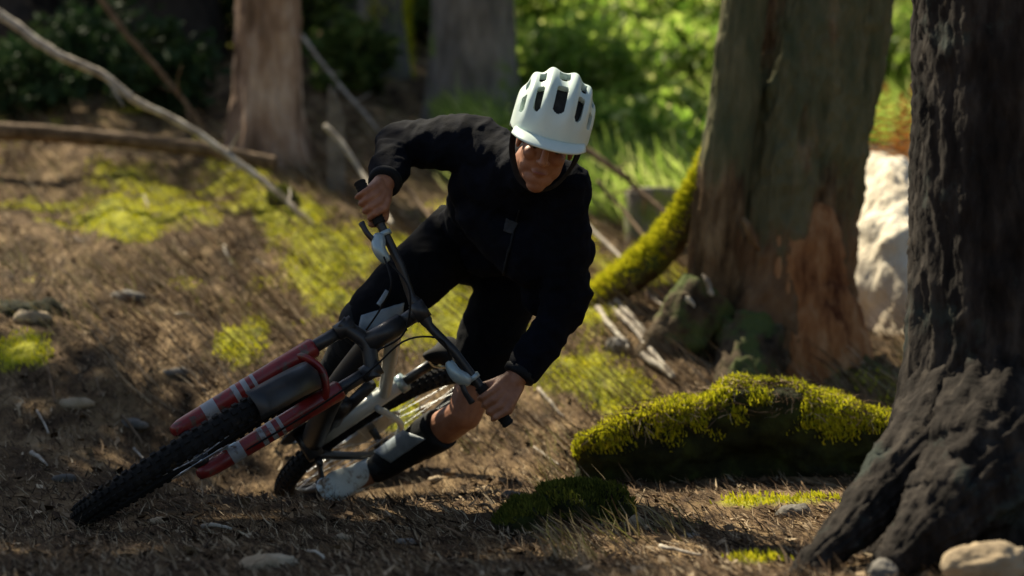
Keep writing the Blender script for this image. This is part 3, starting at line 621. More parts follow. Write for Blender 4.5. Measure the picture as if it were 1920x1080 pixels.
# old stump, then a black lump in place of the ridge's dark hollow
def stump(c, rad, h, mt, label, seed, name='stump'):
    t = thing(name, c, label, 'stump'); mb = MB(); P = np.array([c + UP * z for z in np.linspace(-.08, h, 16)])
    tube(mb, P, rad * (1 + .35 * np.exp(-np.linspace(0, 4, 16))), 40, True, 1, seed, .25, 24., .2); mb.build('trunk', M[mt], t)
    mc = MB(); tube(mc, [c + UP * (h + .001), c + UP * (h + .012)], [rad * .93, rad * .85], 32, True, 1, seed, .12, 20., .2); mc.build('cut_face', M['stick'], t)
    return t
p = at(1222, 415, 11.2); p[2] = gz(p[0], p[1]); stump(p, .125, .26, 'bark_grey', 'low grey stump behind the rider\'s shoulder beside the mossy root', 3)
p = onground(528, 395); rock('mossy_lump', p + (0, .05, .02), (.075, .1, .09), 'log', 'black mossy lump standing in for a dark hole under the arching branch', 'rock', 15, n=(90, 50), moss=2500)  # black lump added where the ridge has only a dark hole
p = onground(60, 590); rock('dark_rock', p + (-.05, .1, -.01), (.16, .12, .06), 'log', 'low black rock at the left edge of the slope', 'rock', 16)

# mossy rotten log
LG = thing('mossy_log', at(1400, 860, 7.1), 'thick rotten log under bright moss lying before the thick trunk', 'log')
n_, m_ = 90, 170
tcl = np.linspace(0, 1, m_); C = resample([at(1075, 872, 7.0), at(1200, 855, 7.03), at(1350, 835, 7.08), at(1500, 838, 7.12), at(1640, 862, 7.16), at(1800, 872, 7.2)], m_, .01, 2)
Rr = np.interp(tcl, [0, .03, .12, .35, .5, .62, .8, .92, 1], [.012, .07, .118, .16, .185, .18, .15, .13, .10])
th = np.linspace(0, 2 * np.pi, n_, endpoint=False); Vl = []
for k in range(m_):
    up = np.cos(th); fr_ = np.sin(th)                                # fr_>0 : towards the camera
    rr = Rr[k] * (1 + .14 * fbm(np.cos(th) * 1.6, np.sin(th) * 1.6, tcl[k] * 9, 4, 71))
    hol = sum(d * np.exp(-((tcl[k] - u) / w) ** 2) for u, w, d in [(.47, .10, .55), (.76, .06, .5), (.12, .08, .25)])
    rr = rr * (1 - hol * np.exp(-((th - np.pi * .62) / .5) ** 2)) + .03 * np.exp(-((th - .75) / .35) ** 2)
    Vl.append(C[k] + np.stack([rr * 0, -fr_ * rr * .95, up * rr * (1.0 + .12 * vnoise(tcl[k] * 14, 3.3, 0, 5))], 1))
Vl = np.array(Vl); f = [(a, d, c, b) for a, b, c, d in grid(n_, m_, True)]; f.append(tuple(range(n_))); f.append(tuple(range((m_ - 1) * n_, m_ * n_))[::-1])
lo = link('rotten_wood', Vl.reshape(-1, 3), [q[::-1] for q in f], M['log'], LG)
displace(lo.data, lambda co, no: .012 * ridged(co[:, 0] * 9, co[:, 1] * 16, co[:, 2] * 20, 3, 83) - .006 + .006 * fbm(co[:, 0] * 40, co[:, 1] * 40, co[:, 2] * 40, 2, 84))
r = np.random.default_rng(55); nf = 110000; ki = r.integers(3, m_ - 1, nf); ta = r.random(nf)
tj = (np.where(ta < .78, r.normal(size=nf) * .55 + .15, r.uniform(.3, 2.4, nf)))
jj = np.mod((tj / (2 * np.pi) * n_).astype(int), n_); pv = Vl[ki, jj]; nn = pv - C[ki]; nn /= np.linalg.norm(nn, axis=1)[:, None]
front = -nn[:, 1]; dens = np.clip((nn[:, 2] - .38 - .25 * np.exp(-((tcl[ki] - .1) / .15) ** 2) + 1.05 * fbm(pv[:, 0] * 7, pv[:, 1] * 7, pv[:, 2] * 9, 3, 6)) * 1.6, .0, 1)
kk = (r.random(nf) < dens * .55) & (dens < .95); moss_fuzz('moss', pv[kk] + r.normal(size=(kk.sum(), 3)) * .006, nn[kk], .006, .018, 57, LG, mt='moss_dark')
k2 = np.nonzero((nn[:, 2] > .5))[0][:3500]; Dn = np.cross(nn[k2], r.normal(size=(len(k2), 3))) * r.uniform(.015, .04, len(k2))[:, None]
nl = bulk('caught_needles', blades(pv[k2] + nn[k2] * .02, Dn, r.uniform(.0015, .003, len(k2)), .2, 58), 4, M['litter'], LG, attrs={'rnd': np.repeat(r.random(len(k2)), 2)}); nl['kind'] = 'stuff'
kk = r.random(nf) < dens * (.95 + .5 * fbm(pv[:, 0] * 5, pv[:, 1] * 5, 0, 2, 8)); moss_fuzz('moss', pv[kk] + r.normal(size=(kk.sum(), 3)) * .006, nn[kk], .010, .026, 56, LG)

# ------------------------------------------------------------------ sticks
def stick(name, pts, r0, r1, mt, label, cat='branch', group=None, m=30, seed=1, jit=.01, twigs=0):
    P = resample(pts, m, jit, seed); mb = MB(); tube(mb, P, np.linspace(r0, r1, m), 10, True, 1, seed, .25, 60., .3)
    r = np.random.default_rng(seed)
    for q in range(twigs):
        k = r.integers(5, m - 3); d = nrm(P[k] - P[k - 1] + r.normal(size=3) * .7) * r.uniform(.08, .25)
        tube(mb, resample([P[k], P[k] + d * .5 + r.normal(size=3) * .01, P[k] + d], 6), np.linspace(r0 * .4, .002, 6), 6)
    return tag(mb.build(name, M[mt]), label, cat, group)
stick('arching_branch', [at(-80, -20, 11.1), at(20, 40, 11.0), at(100, 95, 10.9), at(190, 140, 10.85), at(260, 190, 10.8), at(340, 232, 10.75), at(430, 290, 10.65), at(500, 345, 10.55), at(590, 425, 10.3)], .026, .012, 'stick', 'long pale dead branch arching down from the top left onto the slope', m=80, seed=3, twigs=7)
stick('fallen_log', [at(-120, 245, 11.6), at(60, 248, 11.6), at(240, 262, 11.55), at(380, 280, 11.5), at(520, 305, 11.4)], .05, .035, 'stickb', 'thin brown log lying along the ridge of the left slope', 'log', m=60, seed=4)
stick('dead_branch', [at(175, -30, 12.2), at(230, 55, 12.1), at(330, 170, 12.0), at(420, 290, 11.9)], .02, .010, 'stickb', 'brown dead branch hanging steeply behind the pale arching branch', m=40, seed=5, twigs=6)
stick('leaning_stick', [at(612, 235, 11.0), at(650, 280, 10.9), at(690, 345, 10.75), at(735, 420, 10.2)], .014, .010, 'stick', 'pale bent stick leaning just above the rider\'s raised hand', seed=6)
stick('leaning_stick', [at(755, 345, 10.6), at(785, 380, 10.5), at(830, 430, 10.2)], .012, .009, 'stickb', 'short orange brown stick between raised forearm and chest', seed=7)
stick('dead_branch', [at(1085, 270, 11.2), at(1140, 310, 11.1), at(1190, 350, 11.0), at(1250, 400, 10.8)], .018, .01, 'stickb', 'dark branch sloping down beside the rider\'s helmet', seed=8, twigs=4)
stick('dead_branch', [at(1085, 400, 10.3), at(1130, 450, 10.1), at(1190, 505, 9.7)], .012, .008, 'stick', 'pale stick sloping down beside the rider\'s left upper arm', seed=9)
stick('dead_branch', [at(1120, 340, 10.9), at(1180, 410, 10.7), at(1240, 480, 10.3)], .01, .007, 'stickb', 'thin brown branch crossing in front of the low grey stump', seed=10)
stick('dead_branch', [at(560, 60, 13.6), at(640, 160, 13.3), at(740, 280, 12.6)], .012, .008, 'stick', 'faint pale branch slanting right of the pale trunk', seed=12, twigs=5)
# broken upright stake
st = MB(); c = at(630, 345, 11.35); c[2] = gz(c[0], c[1]) - .03; top = 1 - (158 - 540) / F * 11.35
prof = [(-.045, c[2]), (.05, c[2]), (.044, top - .17), (.02, top - .09), (-.030, top), (-.042, top - .03)]
Vs = [(c[0] + a, c[1] - .02, z) for a, z in prof] + [(c[0] + a * .9, c[1] + .03, z) for a, z in prof]
st.add(Vs, [(0, 1, 2, 3, 4, 5), (11, 10, 9, 8, 7, 6)] + [(k, k + 6, (k + 1) % 6 + 6, (k + 1) % 6) for k in range(6)])
tag(bevel(st.build('broken_stake', M['stoneg'], smooth=False), .004), 'broken grey splintered stump of a sapling standing behind the raised hand', 'stake')
# bright split sticks lying on the bank behind the rider's knee
for j, q in enumerate([[(1128, 560), (1165, 605), (1215, 665), (1262, 722)], [(1150, 575), (1185, 610), (1230, 660)], [(1120, 590), (1140, 620), (1178, 668)], [(1205, 680), (1235, 700), (1262, 722)]]):
    pts = []
    for k_, (a, b) in enumerate(q):
        p = onground(a, b); p[2] += .03; pts.append(p)
    stick('split_stick', pts, .013 if j != 3 else .016, .009, 'stick', ['longest pale split stick on the bank left of the thick trunk', 'middle pale stick of the bundle left of the thick trunk', 'shortest pale stick of the bundle nearest the rider', 'thick yellowish stick end at the foot of the bundle'][j], 'stick', seed=20 + j)
# loose sticks on the slope
r = np.random.default_rng(12)
spots = [(140, 452), (270, 375), (215, 400), (410, 330), (480, 495), (545, 420), (380, 400), (545, 580), (90, 700), (180, 720), (260, 690), (230, 790), (60, 860), (420, 470), (330, 600), (500, 560), (640, 540), (870, 560), (950, 800), (1000, 850), (900, 960), (1040, 830), (700, 940), (340, 520), (160, 560), (1010, 740), (1120, 810), (820, 1000), (1240, 1040), (380, 1000), (580, 1050), (130, 990), (560, 480), (470, 420), (110, 340), (300, 300), (1180, 420), (1210, 560), (250, 850), (70, 780)]
for j, (px, py) in enumerate(spots):
    p = onground(px, py); l = r.uniform(.08, .22); d = np.array((.75, -1.6 + r.normal() * .8, 0)) * l * .6
    q = p + d; q[2] = gz(q[0], q[1]) + .012; mid = (p + q) / 2; mid[2] = gz(mid[0], mid[1]) + .02
    th_, mt_ = r.uniform(.003, .008), 'stick' if r.random() < .6 else 'stickb'
    stick('fallen_stick', [p + (0, 0, .02), mid, q], th_, .003, mt_, place_label('%s %s stick' % ('thin' if th_ < .0055 else 'thicker', 'pale' if mt_ == 'stick' else 'brown'), px, py), 'stick', 'small sticks lying on the slope', m=10, seed=300 + j, jit=.006)

# ------------------------------------------------------------------ MOUNTAIN BIKE
BK = thing('mountain_bike', tuple(BT), 'black and pale mountain bike with a red fork leaning hard over', 'bicycle')
S_ = lambda p: W(steer(np.atleast_2d(np.asarray(p, float))))           # steered assembly to world
def bpart(name, mb, mt, parent=None, st=False, smooth=True):
    v = mb.verts(); v = S_(v) if st else W(v)
    return link(name, v, mb.f, mt, parent or BK, smooth)
def empty_part(name, p):
    o = bpy.data.objects.new(name, None); COL.objects.link(o); o.empty_display_size = .05; o.parent = BK; o.location = tuple(np.asarray(p) - BT); return o
def revolve(mb, prof, c, n=96, axis=1):
    """profile list (radius, lateral) round the y axis through c, closed profile"""
    a = np.linspace(0, 2 * np.pi, n, endpoint=False); m = len(prof); V = []
    for t in a:
        for rr, l in prof: V.append((c[0] + rr * math.cos(t), c[1] + l, c[2] + rr * math.sin(t)))
    f = [(i * m + j, i * m + (j + 1) % m, ((i + 1) % n) * m + (j + 1) % m, ((i + 1) % n) * m + j) for i in range(n) for j in range(m)]
    mb.add(V, f)
def wheel(name, c, st, rear):
    e = empty_part(name, (S_(c)[0] if st else W(c)))
    mb = MB(); tr = .030; R0 = WR - tr - .004
    revolve(mb, [(R0 + tr * math.sin(t), tr * math.cos(t)) for t in np.linspace(-math.pi * .25, math.pi * 1.25, 14)], c, 120)
    for row, (lat, hh) in enumerate([(-.026, .010), (-.011, .006), (.011, .006), (.026, .010)]):
        N = 72 if abs(lat) > .02 else 80
        for k in range(N):
            t = 2 * math.pi * (k + .5 * (row % 2)) / N; rad = np.array((math.cos(t), 0, math.sin(t))); tan = np.array((-math.sin(t), 0, math.cos(t)))
            sgn = lat / .030; nrm_ = nrm(rad * math.sqrt(max(.05, 1 - sgn * sgn)) + np.array((0, sgn, 0))); la = nrm(np.cross(nrm_, tan))
            base = np.array(c) + rad * R0 + nrm_ * (tr + .0015)
            box(mb, base, [tan * .0075, la * .006, nrm_ * .0045])
    bpart('tyre', mb, M['rubber'], e, st, smooth=False)
    mb = MB(); revolve(mb, [(R0 - .008, .014), (R0 - .002, .017), (R0 - .006, .012), (R0 - .006, -.012), (R0 - .002, -.017), (R0 - .008, -.014), (R0 - .03, -.007), (R0 - .03, .007)], c, 96); bpart('rim', mb, M['blackm'], e, st)
    mb = MB(); revolve(mb, [(.006, -.055), (.018, -.05), (.024, -.03), (.013, -.02), (.013, .02), (.028, .03), (.02, .05), (.006, .055)], c, 28); bpart('hub', mb, M['blackm'], e, st)
    mb = MB(); tube(mb, [np.array(c) + (0, -.062, 0), np.array(c) + (0, .062, 0)], .009, 12); bpart('axle', mb, M['silver'], e, st)
    for k in range(28):
        t = 2 * math.pi * k / 28; s = 1 if k % 2 else -1; t2 = t + (1 if (k // 2) % 2 else -1) * .9
        a = np.array(c) + (.025 * math.cos(t2), s * .027, .025 * math.sin(t2)); b = np.array(c) + ((R0 - .028) * math.cos(t), 0, (R0 - .028) * math.sin(t))
        mb = MB(); tube(mb, [a, b], .0012, 5, False); bpart('spoke', mb, M['silver'], e, st)
    mb = MB(); y0 = .04                                               # disc rotor with spokes, rider's left side
    revolve(mb, [(.072, y0), (.09, y0), (.09, y0 + .002), (.072, y0 + .002)], c, 60)
    for k in range(6):
        t = k * math.pi / 3; u = np.array((math.cos(t), 0, math.sin(t))); v = np.array((math.cos(t + .5), 0, math.sin(t + .5)))
        tube(mb, [np.array(c) + u * .02 + (0, y0, 0), np.array(c) + v * .075 + (0, y0 + .001, 0)], .003, 6)
    bpart('brake_rotor', mb, M['silver'], e, st)
    return e
wheel('front_wheel', fa, True, False); rw = wheel('rear_wheel', np.array((0, 0, WR)), False, True)
# fork
crown = ax0 + axu * .53
fk = MB(); tube(fk, resample([crown + (0, -.088, 0) - axu * .012, crown + (0, -.06, 0), crown + axu * .022, crown + (0, .06, 0), crown + (0, .088, 0) - axu * .012], 20), .024, 16, True, .9)
for s in (-1, 1): tube(fk, [crown + (0, s * .068, 0) - axu * .035, crown + (0, s * .068, 0) + axu * .02], [.023, .025], 18)
fo = bpart('fork_crown', fk, M['blackm'], None, True)
fk = MB(); tube(fk, [crown, crown + axu * .16], .0165, 16); bpart('steerer_tube', fk, M['blackm'], None, True)
LY = .068
for s in (-1, 1):
    y = np.array((0, s * LY, 0)); ax_s = perp * .0
    st_ = MB(); tube(st_, [crown + y - axu * .015, ax0 + axu * .38 + y], .0185, 20); bpart('stanchion', st_, M['blackm'], None, True)
    lg = MB(); P = [ax0 + y + axu * t + perp * (.044 * max(0, 1 - t / .07) if t < .07 else 0) for t in (-.02, .0, .03, .07, .12, .2, .3, .42, .428)]
    tube(lg, P, [.015, .021, .0235, .0245, .0255, .0265, .027, .0285, .023], 24); leg = bpart('fork_leg', lg, M['red'], None, True)
    for t0, t1 in ((.04, .075), (.17, .185), (.20, .215), (.23, .24)):
        d = MB(); tube(d, [ax0 + y + axu * (t0 if t0 > .06 else .075), ax0 + y + axu * (t1 if t1 > .076 else .115)], [.0270, .0272] if t0 > .1 else [.0251, .0257], 24, False, 1); bpart('decal', d, M['decal'], leg, True)
ar = MB(); P = [ax0 + axu * .36 + np.array((0, LY, 0)), ax0 + axu * .385 + perp * .03 + (0, .055, 0), ax0 + axu * .405 + perp * .04, ax0 + axu * .385 + perp * .03 + (0, -.055, 0), ax0 + axu * .36 + np.array((0, -LY, 0))]
tube(ar, resample(P, 20), .014, 12, True, .7); bpart('fork_arch', ar, M['red'], None, True)
mg = MB(); A = np.linspace(math.radians(55), math.radians(165), 18); rows = []      # mudguard over the tyre
for t in A:
    for l in np.linspace(-1, 1, 7): rows.append(fa + np.array((math.cos(t) * (WR + .022 - .012 * l * l), l * .042, math.sin(t) * (WR + .022 - .012 * l * l))))
mg.add(rows, grid(7, 18)); o = bpart('mudguard', mg, M['blackm'], None, True); sm = o.modifiers.new('s', 'SOLIDIFY'); sm.thickness = .003
cal = MB(); box(cal, fa + np.array((-.085, .055, .045)), [(.022, 0, .012), (0, .014, 0), (-.012, 0, .03)]); bevel(bpart('brake_caliper', cal, M['barm'], None, True, False), .006)
# frame
BB = np.array((.435, 0, .34)); HT0 = crown + axu * .022; HT1 = HT0 + axu * .115; ST = np.array((.335, 0, .66)); RA = np.array((0, 0, WR))
fr = MB(); tube(fr, [HT0, HT1], [.029, .027], 24); tube(fr, resample([HT0 + axu * .02, HT0 * .6 + BB * .4 + (0, 0, -.035), BB + (.02, 0, .03)], 16), np.linspace(.033, .038, 16), 20, True, .85)
tube(fr, [BB + (0, -.046, 0), BB + (0, .046, 0)], .027, 20); fro = bpart('frame', fr, M['blackm'])
tt_ = MB(); tube(tt_, resample([HT1 - axu * .025, HT1 * .5 + ST * .5 + (0, 0, -.05), ST + (.02, 0, -.06)], 16), np.linspace(.025, .02, 16), 16, True, .9); bpart('top_tube', tt_, M['cream'], fro)
sx_ = MB(); tube(sx_, [BB + (0, 0, .02), ST], [.029, .024], 20); bpart('seat_tube', sx_, M['cream'], fro)
for s in (-1, 1):
    q = MB(); tube(q, resample([BB + (-.02, s * .035, .0), (.25, s * .062, .36), RA + (0, s * .068, 0)], 12), np.linspace(.017, .012, 12), 12, True, .7); bpart('chainstay', q, M['blackm'], fro)
    q = MB(); tube(q, resample([RA + (0, s * .068, 0), (.16, s * .060, .52), BB + (-.05, s * .03, .23)], 12), np.linspace(.011, .013, 12), 12, True, .8); bpart('seatstay', q, M['cream'], fro)
q = MB(); tube(q, [BB + (.03, 0, .08), ST * .6 + HT1 * .4 + (0, 0, -.12)], .018, 16); tube(q, [BB + (.06, 0, .13), BB + (.14, 0, .22)], .027, 16); bpart('rear_shock', q, M['blackm'], fro)
q = MB(); tube(q, [ST - (0, 0, .0), ST + (-.035, 0, .12)], .0155, 16); bpart('seatpost', q, M['blackm'])
q = MB(); tube(q, [ST + (-.001, 0, -.012), ST + (-.004, 0, .012)], .029, 20); bpart('seat_clamp', q, M['barm'])
sd = MB(); sc0 = ST + (-.045, 0, .145)                                # saddle: broad tail, narrow nose
Ps = np.array([sc0 + (t, 0, z) for t, z in ((-.14, .012), (-.12, .016), (-.08, .012), (-.02, .004), (.04, .002), (.10, .0), (.135, -.008))]); T, N, B = frame_along(Ps)
ww = [.03, .066, .07, .050, .028, .020, .010]; hh = [.012, .022, .024, .022, .019, .016, .008]; th = np.linspace(0, 2 * np.pi, 20, endpoint=False); VV = []
for p, w, h in zip(Ps, ww, hh): VV += [p + np.array((0, math.cos(t) * w, math.sin(t) * h - .3 * h * math.cos(t) ** 2)) for t in th]
ff = grid(20, 7, True); ff += [tuple(range(20))[::-1], tuple(range(120, 140))]; sd.add(VV, ff); sdo = bpart('saddle', sd, M['grip']); ms = sdo.modifiers.new('s', 'SUBSURF'); ms.levels = ms.render_levels = 2
for s in (-1, 1):
    q = MB(); tube(q, resample([sc0 + (-.10, s * .035, -.006), sc0 + (-.05, s * .022, -.03), sc0 + (.05, s * .02, -.028), sc0 + (.11, s * .008, -.012)], 12), .0035, 8); bpart('rail', q, M['silver'], sdo)
# cranks, pedals, chain
CA = math.radians(30); cdir = np.array((math.cos(CA), 0, math.sin(CA)))     # right crank
ped = {}
for s in (-1, 1):
    d = cdir if s < 0 else -cdir; e = BB + d * .17 + (0, s * .075, 0); ped[s] = BB + d * .17 + (0, s * .125, 0)
    q = MB(); tube(q, resample([BB + (0, s * .058, 0), BB + d * .08 + (0, s * .066, 0), e], 8), [.019, .017, .015, .014, .013, .013, .014, .016], 14, True, .6); ck = bpart('crank_arm', q, M['blackm'])
    q = MB(); box(q, ped[s], [(.05, 0, 0), (0, .048, 0), (0, 0, .007)]); pd = bevel(bpart('pedal', q, M['blackm'], None, False, False), .005)
    q = MB()
    for a in (-.042, 0, .042):
        for b in (-.04, .04):
            for z in (-1, 1): tube(q, [ped[s] + (a, b, z * .006), ped[s] + (a, b, z * .012)], .002, 6)
    tube(q, [e, ped[s]], .006, 10); bpart('pins', q, M['silver'], pd)
q = MB(); nt_ = 32; pr = []
for k in range(nt_ * 2): pr.append(.064 if k % 2 else .069)
V_ = []
for y in (-.050, -.046):
    for k, rr in enumerate(pr): a = k * math.pi / nt_; V_.append(BB + (rr * math.cos(a), y, rr * math.sin(a)))
nn_ = nt_ * 2; q.add(V_, [tuple(range(nn_)), tuple(range(nn_, 2 * nn_))[::-1]] + [(k, k + nn_, (k + 1) % nn_ + nn_, (k + 1) % nn_) for k in range(nn_)]); bpart('chainring', q, M['blackm'], None, False, False)
cs = MB()
for k, rr in enumerate(np.linspace(.102, .028, 11)):
    nteeth = int(rr * 480); pts = []
    for t in range(nteeth * 2): a = t * math.pi / nteeth; pts.append((rr + (.004 if t % 2 else -.001), a))
    V_ = [RA + (p * math.cos(a), y, p * math.sin(a)) for y in (-.022 - k * .0038, -.0235 - k * .0038) for p, a in pts]; m2 = nteeth * 2
    cs.add(V_, [tuple(range(m2)), tuple(range(m2, 2 * m2))[::-1]] + [(i, i + m2, (i + 1) % m2 + m2, (i + 1) % m2) for i in range(m2)])
bpart('cassette', cs, M['silver'], None, False, False)
ch = MB(); a = np.linspace(0, 2 * np.pi, 8)
for zz in (.066, -.066): tube(ch, [BB + (0, -.048, zz), RA + (0, -.045, zz * .9)], .004, 6)
tube(ch, resample([RA + (0, -.045, -.06), RA + (.03, -.045, -.12), RA + (.06, -.046, -.17)], 6), .004, 6); bpart('chain', ch, M['silver'])
dr = MB(); tube(dr, [RA + (0, -.07, -.02), RA + (.0, -.085, -.07), RA + (.04, -.075, -.10)], [.012, .016, .012], 10); box(dr, RA + (.045, -.05, -.135), [(.012, 0, -.04), (0, .005, 0), (.012, 0, .006)]); bevel(bpart('derailleur', dr, M['blackm'], None, False, False), .003)
# cockpit
HS = HT1 + axu * .035; BC = ax0 + axu * .72 + perp * .04
q = MB(); tube(q, [HT1, HS + axu * .02], .021, 16); tube(q, [HS, BC], [.022, .02], 16); tube(q, [BC + (0, -.026, 0), BC + (0, .026, 0)], .022, 16); bpart('stem', q, M['blackm'], None, True)
def bary(y):                                                          # bar line: rise and back sweep
    a = abs(y); rise = .022 * min(1, max(0, (a - .05) / .09)); sw = -.14 * max(0, a - .14)
    return BC + np.array((sw, y, rise + .05 * max(0, a - .14)))
q = MB(); yy = np.linspace(-.39, .39, 60); tube(q, [bary(t) for t in yy], [.0175 if abs(t) < .04 else .0125 for t in yy], 16); hb = bpart('handlebar', q, M['blackm'], None, True)
for s in (-1, 1):
    q = MB(); yy = np.linspace(.262, .392, 40); tube(q, [bary(s * t) for t in yy], [.0165 + .0012 * math.sin(i * 2.2) for i in range(40)], 16); tube(q, [bary(s * .39), bary(s * .394)], [.018, .014], 16); bpart('grip', q, M['grip'], None, True)
    q = MB(); tube(q, [bary(s * .225), bary(s * .238)], .0185, 16); tube(q, resample([bary(s * .235) + (.02, 0, -.012), bary(s * .20) + (.045, 0, -.02), bary(s * .16) + (.035, 0, -.018)], 10), [.014, .018, .020, .020, .019, .018, .017, .016, .014, .010], 12); bl = bpart('brake_clamp', q, M['barm'], None, True)
    q = MB(); tube(q, resample([bary(s * .225) + (.04, 0, -.022), bary(s * .255) + (.046, 0, -.03), bary(s * .29) + (.040, 0, -.034)], 10), [.007, .006, .005, .005, .005, .005, .005, .005, .006, .006], 10, True, 1.6); bpart('brake_lever', q, M['blackm'], bl, True)
q = MB()
for pts in ([bary(.17) + (.03, 0, -.02), bary(.10) + (.10, 0, .03), BC + (.09, .05, -.05), crown + np.array((.06, .07, 0)), ax0 + axu * .3 + perp * .045 + (0, .08, 0), fa + np.array((-.06, .075, .06))], [bary(-.17) + (.03, 0, -.02), bary(-.06) + (.11, 0, .04), BC + (.09, .03, -.04), HT0 + (.035, .032, .03)], [bary(-.2) + (.03, 0, -.02), bary(-.10) + (.12, 0, .0), BC + (.07, -.06, -.07), HT0 + (.03, -.032, .03)]):
    tube(q, resample(pts, 30), .0028, 8)
bpart('cables', q, M['grip'], None, True)
bell = MB(); revolve(bell, [(.001, .04), (.014, .04), (.014, .055), (.001, .055)], BC, 16)

# ------------------------------------------------------------------ RIDER
F_ = BR[:, 0]; Lf = BR[:, 1]; U_ = BR[:, 2]
def gripc(s, y=.325): return S_(bary(s * y))[0]
GR, GL = gripc(-1), gripc(1)
gdir = nrm(GL - GR)                                                    # along the bar to the rider's left
sfw = nrm(S_(BC + np.array((1., 0, 0)))[0] - S_(BC)[0]); sup = nrm(np.cross(sfw, gdir)); sup = sup if sup @ U_ > 0 else -sup
shR, shL = at(893, 268, 6.30), at(1055, 360, 6.16)
elR, elL = at(748, 268, 6.46), at(1062, 575, 6.25)
nk = at(988, 318, 6.16); hip = at(900, 462, 6.66)
hpR, hpL = at(852, 452, 6.62), at(962, 508, 6.66)
knR, knL = at(690, 600, 6.34), at(872, 775, 6.66)
bR = W(ped[-1]) + U_ * .03; bL = W(ped[1]) + U_ * .03                   # ball of the foot
anR = bR + U_ * .075 - F_ * .125; anL = bL + U_ * .075 - F_ * .125
PR = thing('person', tuple((bR + bL) / 2 - U_ * .02), 'mountain biker in dark kit and mint helmet leaning into the turn, gripping the bars', 'person')
body = MB()
# head frame
hu = nrm((.25, -.40, .88)); hf = np.array((-.06, -.90, -.42)); hf = nrm(hf - hu * (hf @ hu)); hl = np.cross(hu, hf)     # hl: rider's left
HC = at(1027, 258, 5.93)
H = lambda x, y, z: HC + hl * x * .97 + hf * y + hu * z * 1.16
def hell(c, a, mb=body, nu=20, nv=12): ell(mb, H(*c), [hl * a[0], hf * a[1], hu * a[2]], nu, nv)
hell((0, -.014, .02), (.074, .088, .085)); hell((0, .020, -.035), (.060, .064, .078)); hell((0, .054, -.100), (.026, .026, .022)); hell((0, .034, -.082), (.044, .048, .032))
for s in (-1, 1):
    hell((s * .036, .062, -.026), (.022, .022, .020)); hell((s * .03, .080, .013), (.028, .014, .009)); hell((s * .073, -.008, -.022), (.008, .018, .026)); hell((s * .038, .022, -.058), (.021, .042, .034))
cap(body, H(0, .088, .012), H(0, .113, -.026), .008, .0115); hell((.011, .10, -.030), (.009, .010, .007)); hell((-.011, .10, -.030), (.009, .010, .007))
hell((0, .078, -.062), (.022, .014, .010))
cap(body, H(0, -.02, -.06), nk + hu * .0, .056, .064)
# torso
sp = nrm(nk - hip); side = nrm(shL - shR); fw = nrm(np.cross(side, sp));
if fw[1] > 0: fw = -fw
def tor(mb, g=0.):
    for t, w, d in ((.0, .145, .115), (.16, .135, .105), (.32, .13, .10), (.5, .145, .11), (.68, .165, .12), (.84, .165, .115), (.95, .13, .095)):
        c = hip * (1 - t) + nk * t + (shL + shR - 2 * nk) * .5 * max(0, t - .5) * .8; sd_ = nrm(side * t + nrm(hpL - hpR) * (1 - t))
        ell(mb, c, [sd_ * (w + g), fw * (d + g), sp * (.10 + g)], 28, 14)
    cap(mb, shR, shL, .062 + g, .062 + g); cap(mb, nk, shR, .06 + g, .062 + g); cap(mb, nk, shL, .06 + g, .062 + g)
tor(body, -.012)
cap(body, hpR, hpL, .07, .07)
def wrist(s):
    g_ = gripc(s); el = elR if s < 0 else elL
    back = nrm(el - g_); w = g_ + nrm(back * 1. - sfw * .15 + sup * .28) * .088
    return w
wrR, wrL = wrist(-1), wrist(1)
for sh_, el_, wr_ in ((shR, elR, wrR), (shL, elL, wrL)):
    cap(body, sh_, el_, .052, .040); cap(body, el_, el_ * .65 + wr_ * .35, .040, .043); cap(body, el_ * .65 + wr_ * .35, wr_, .043, .028)
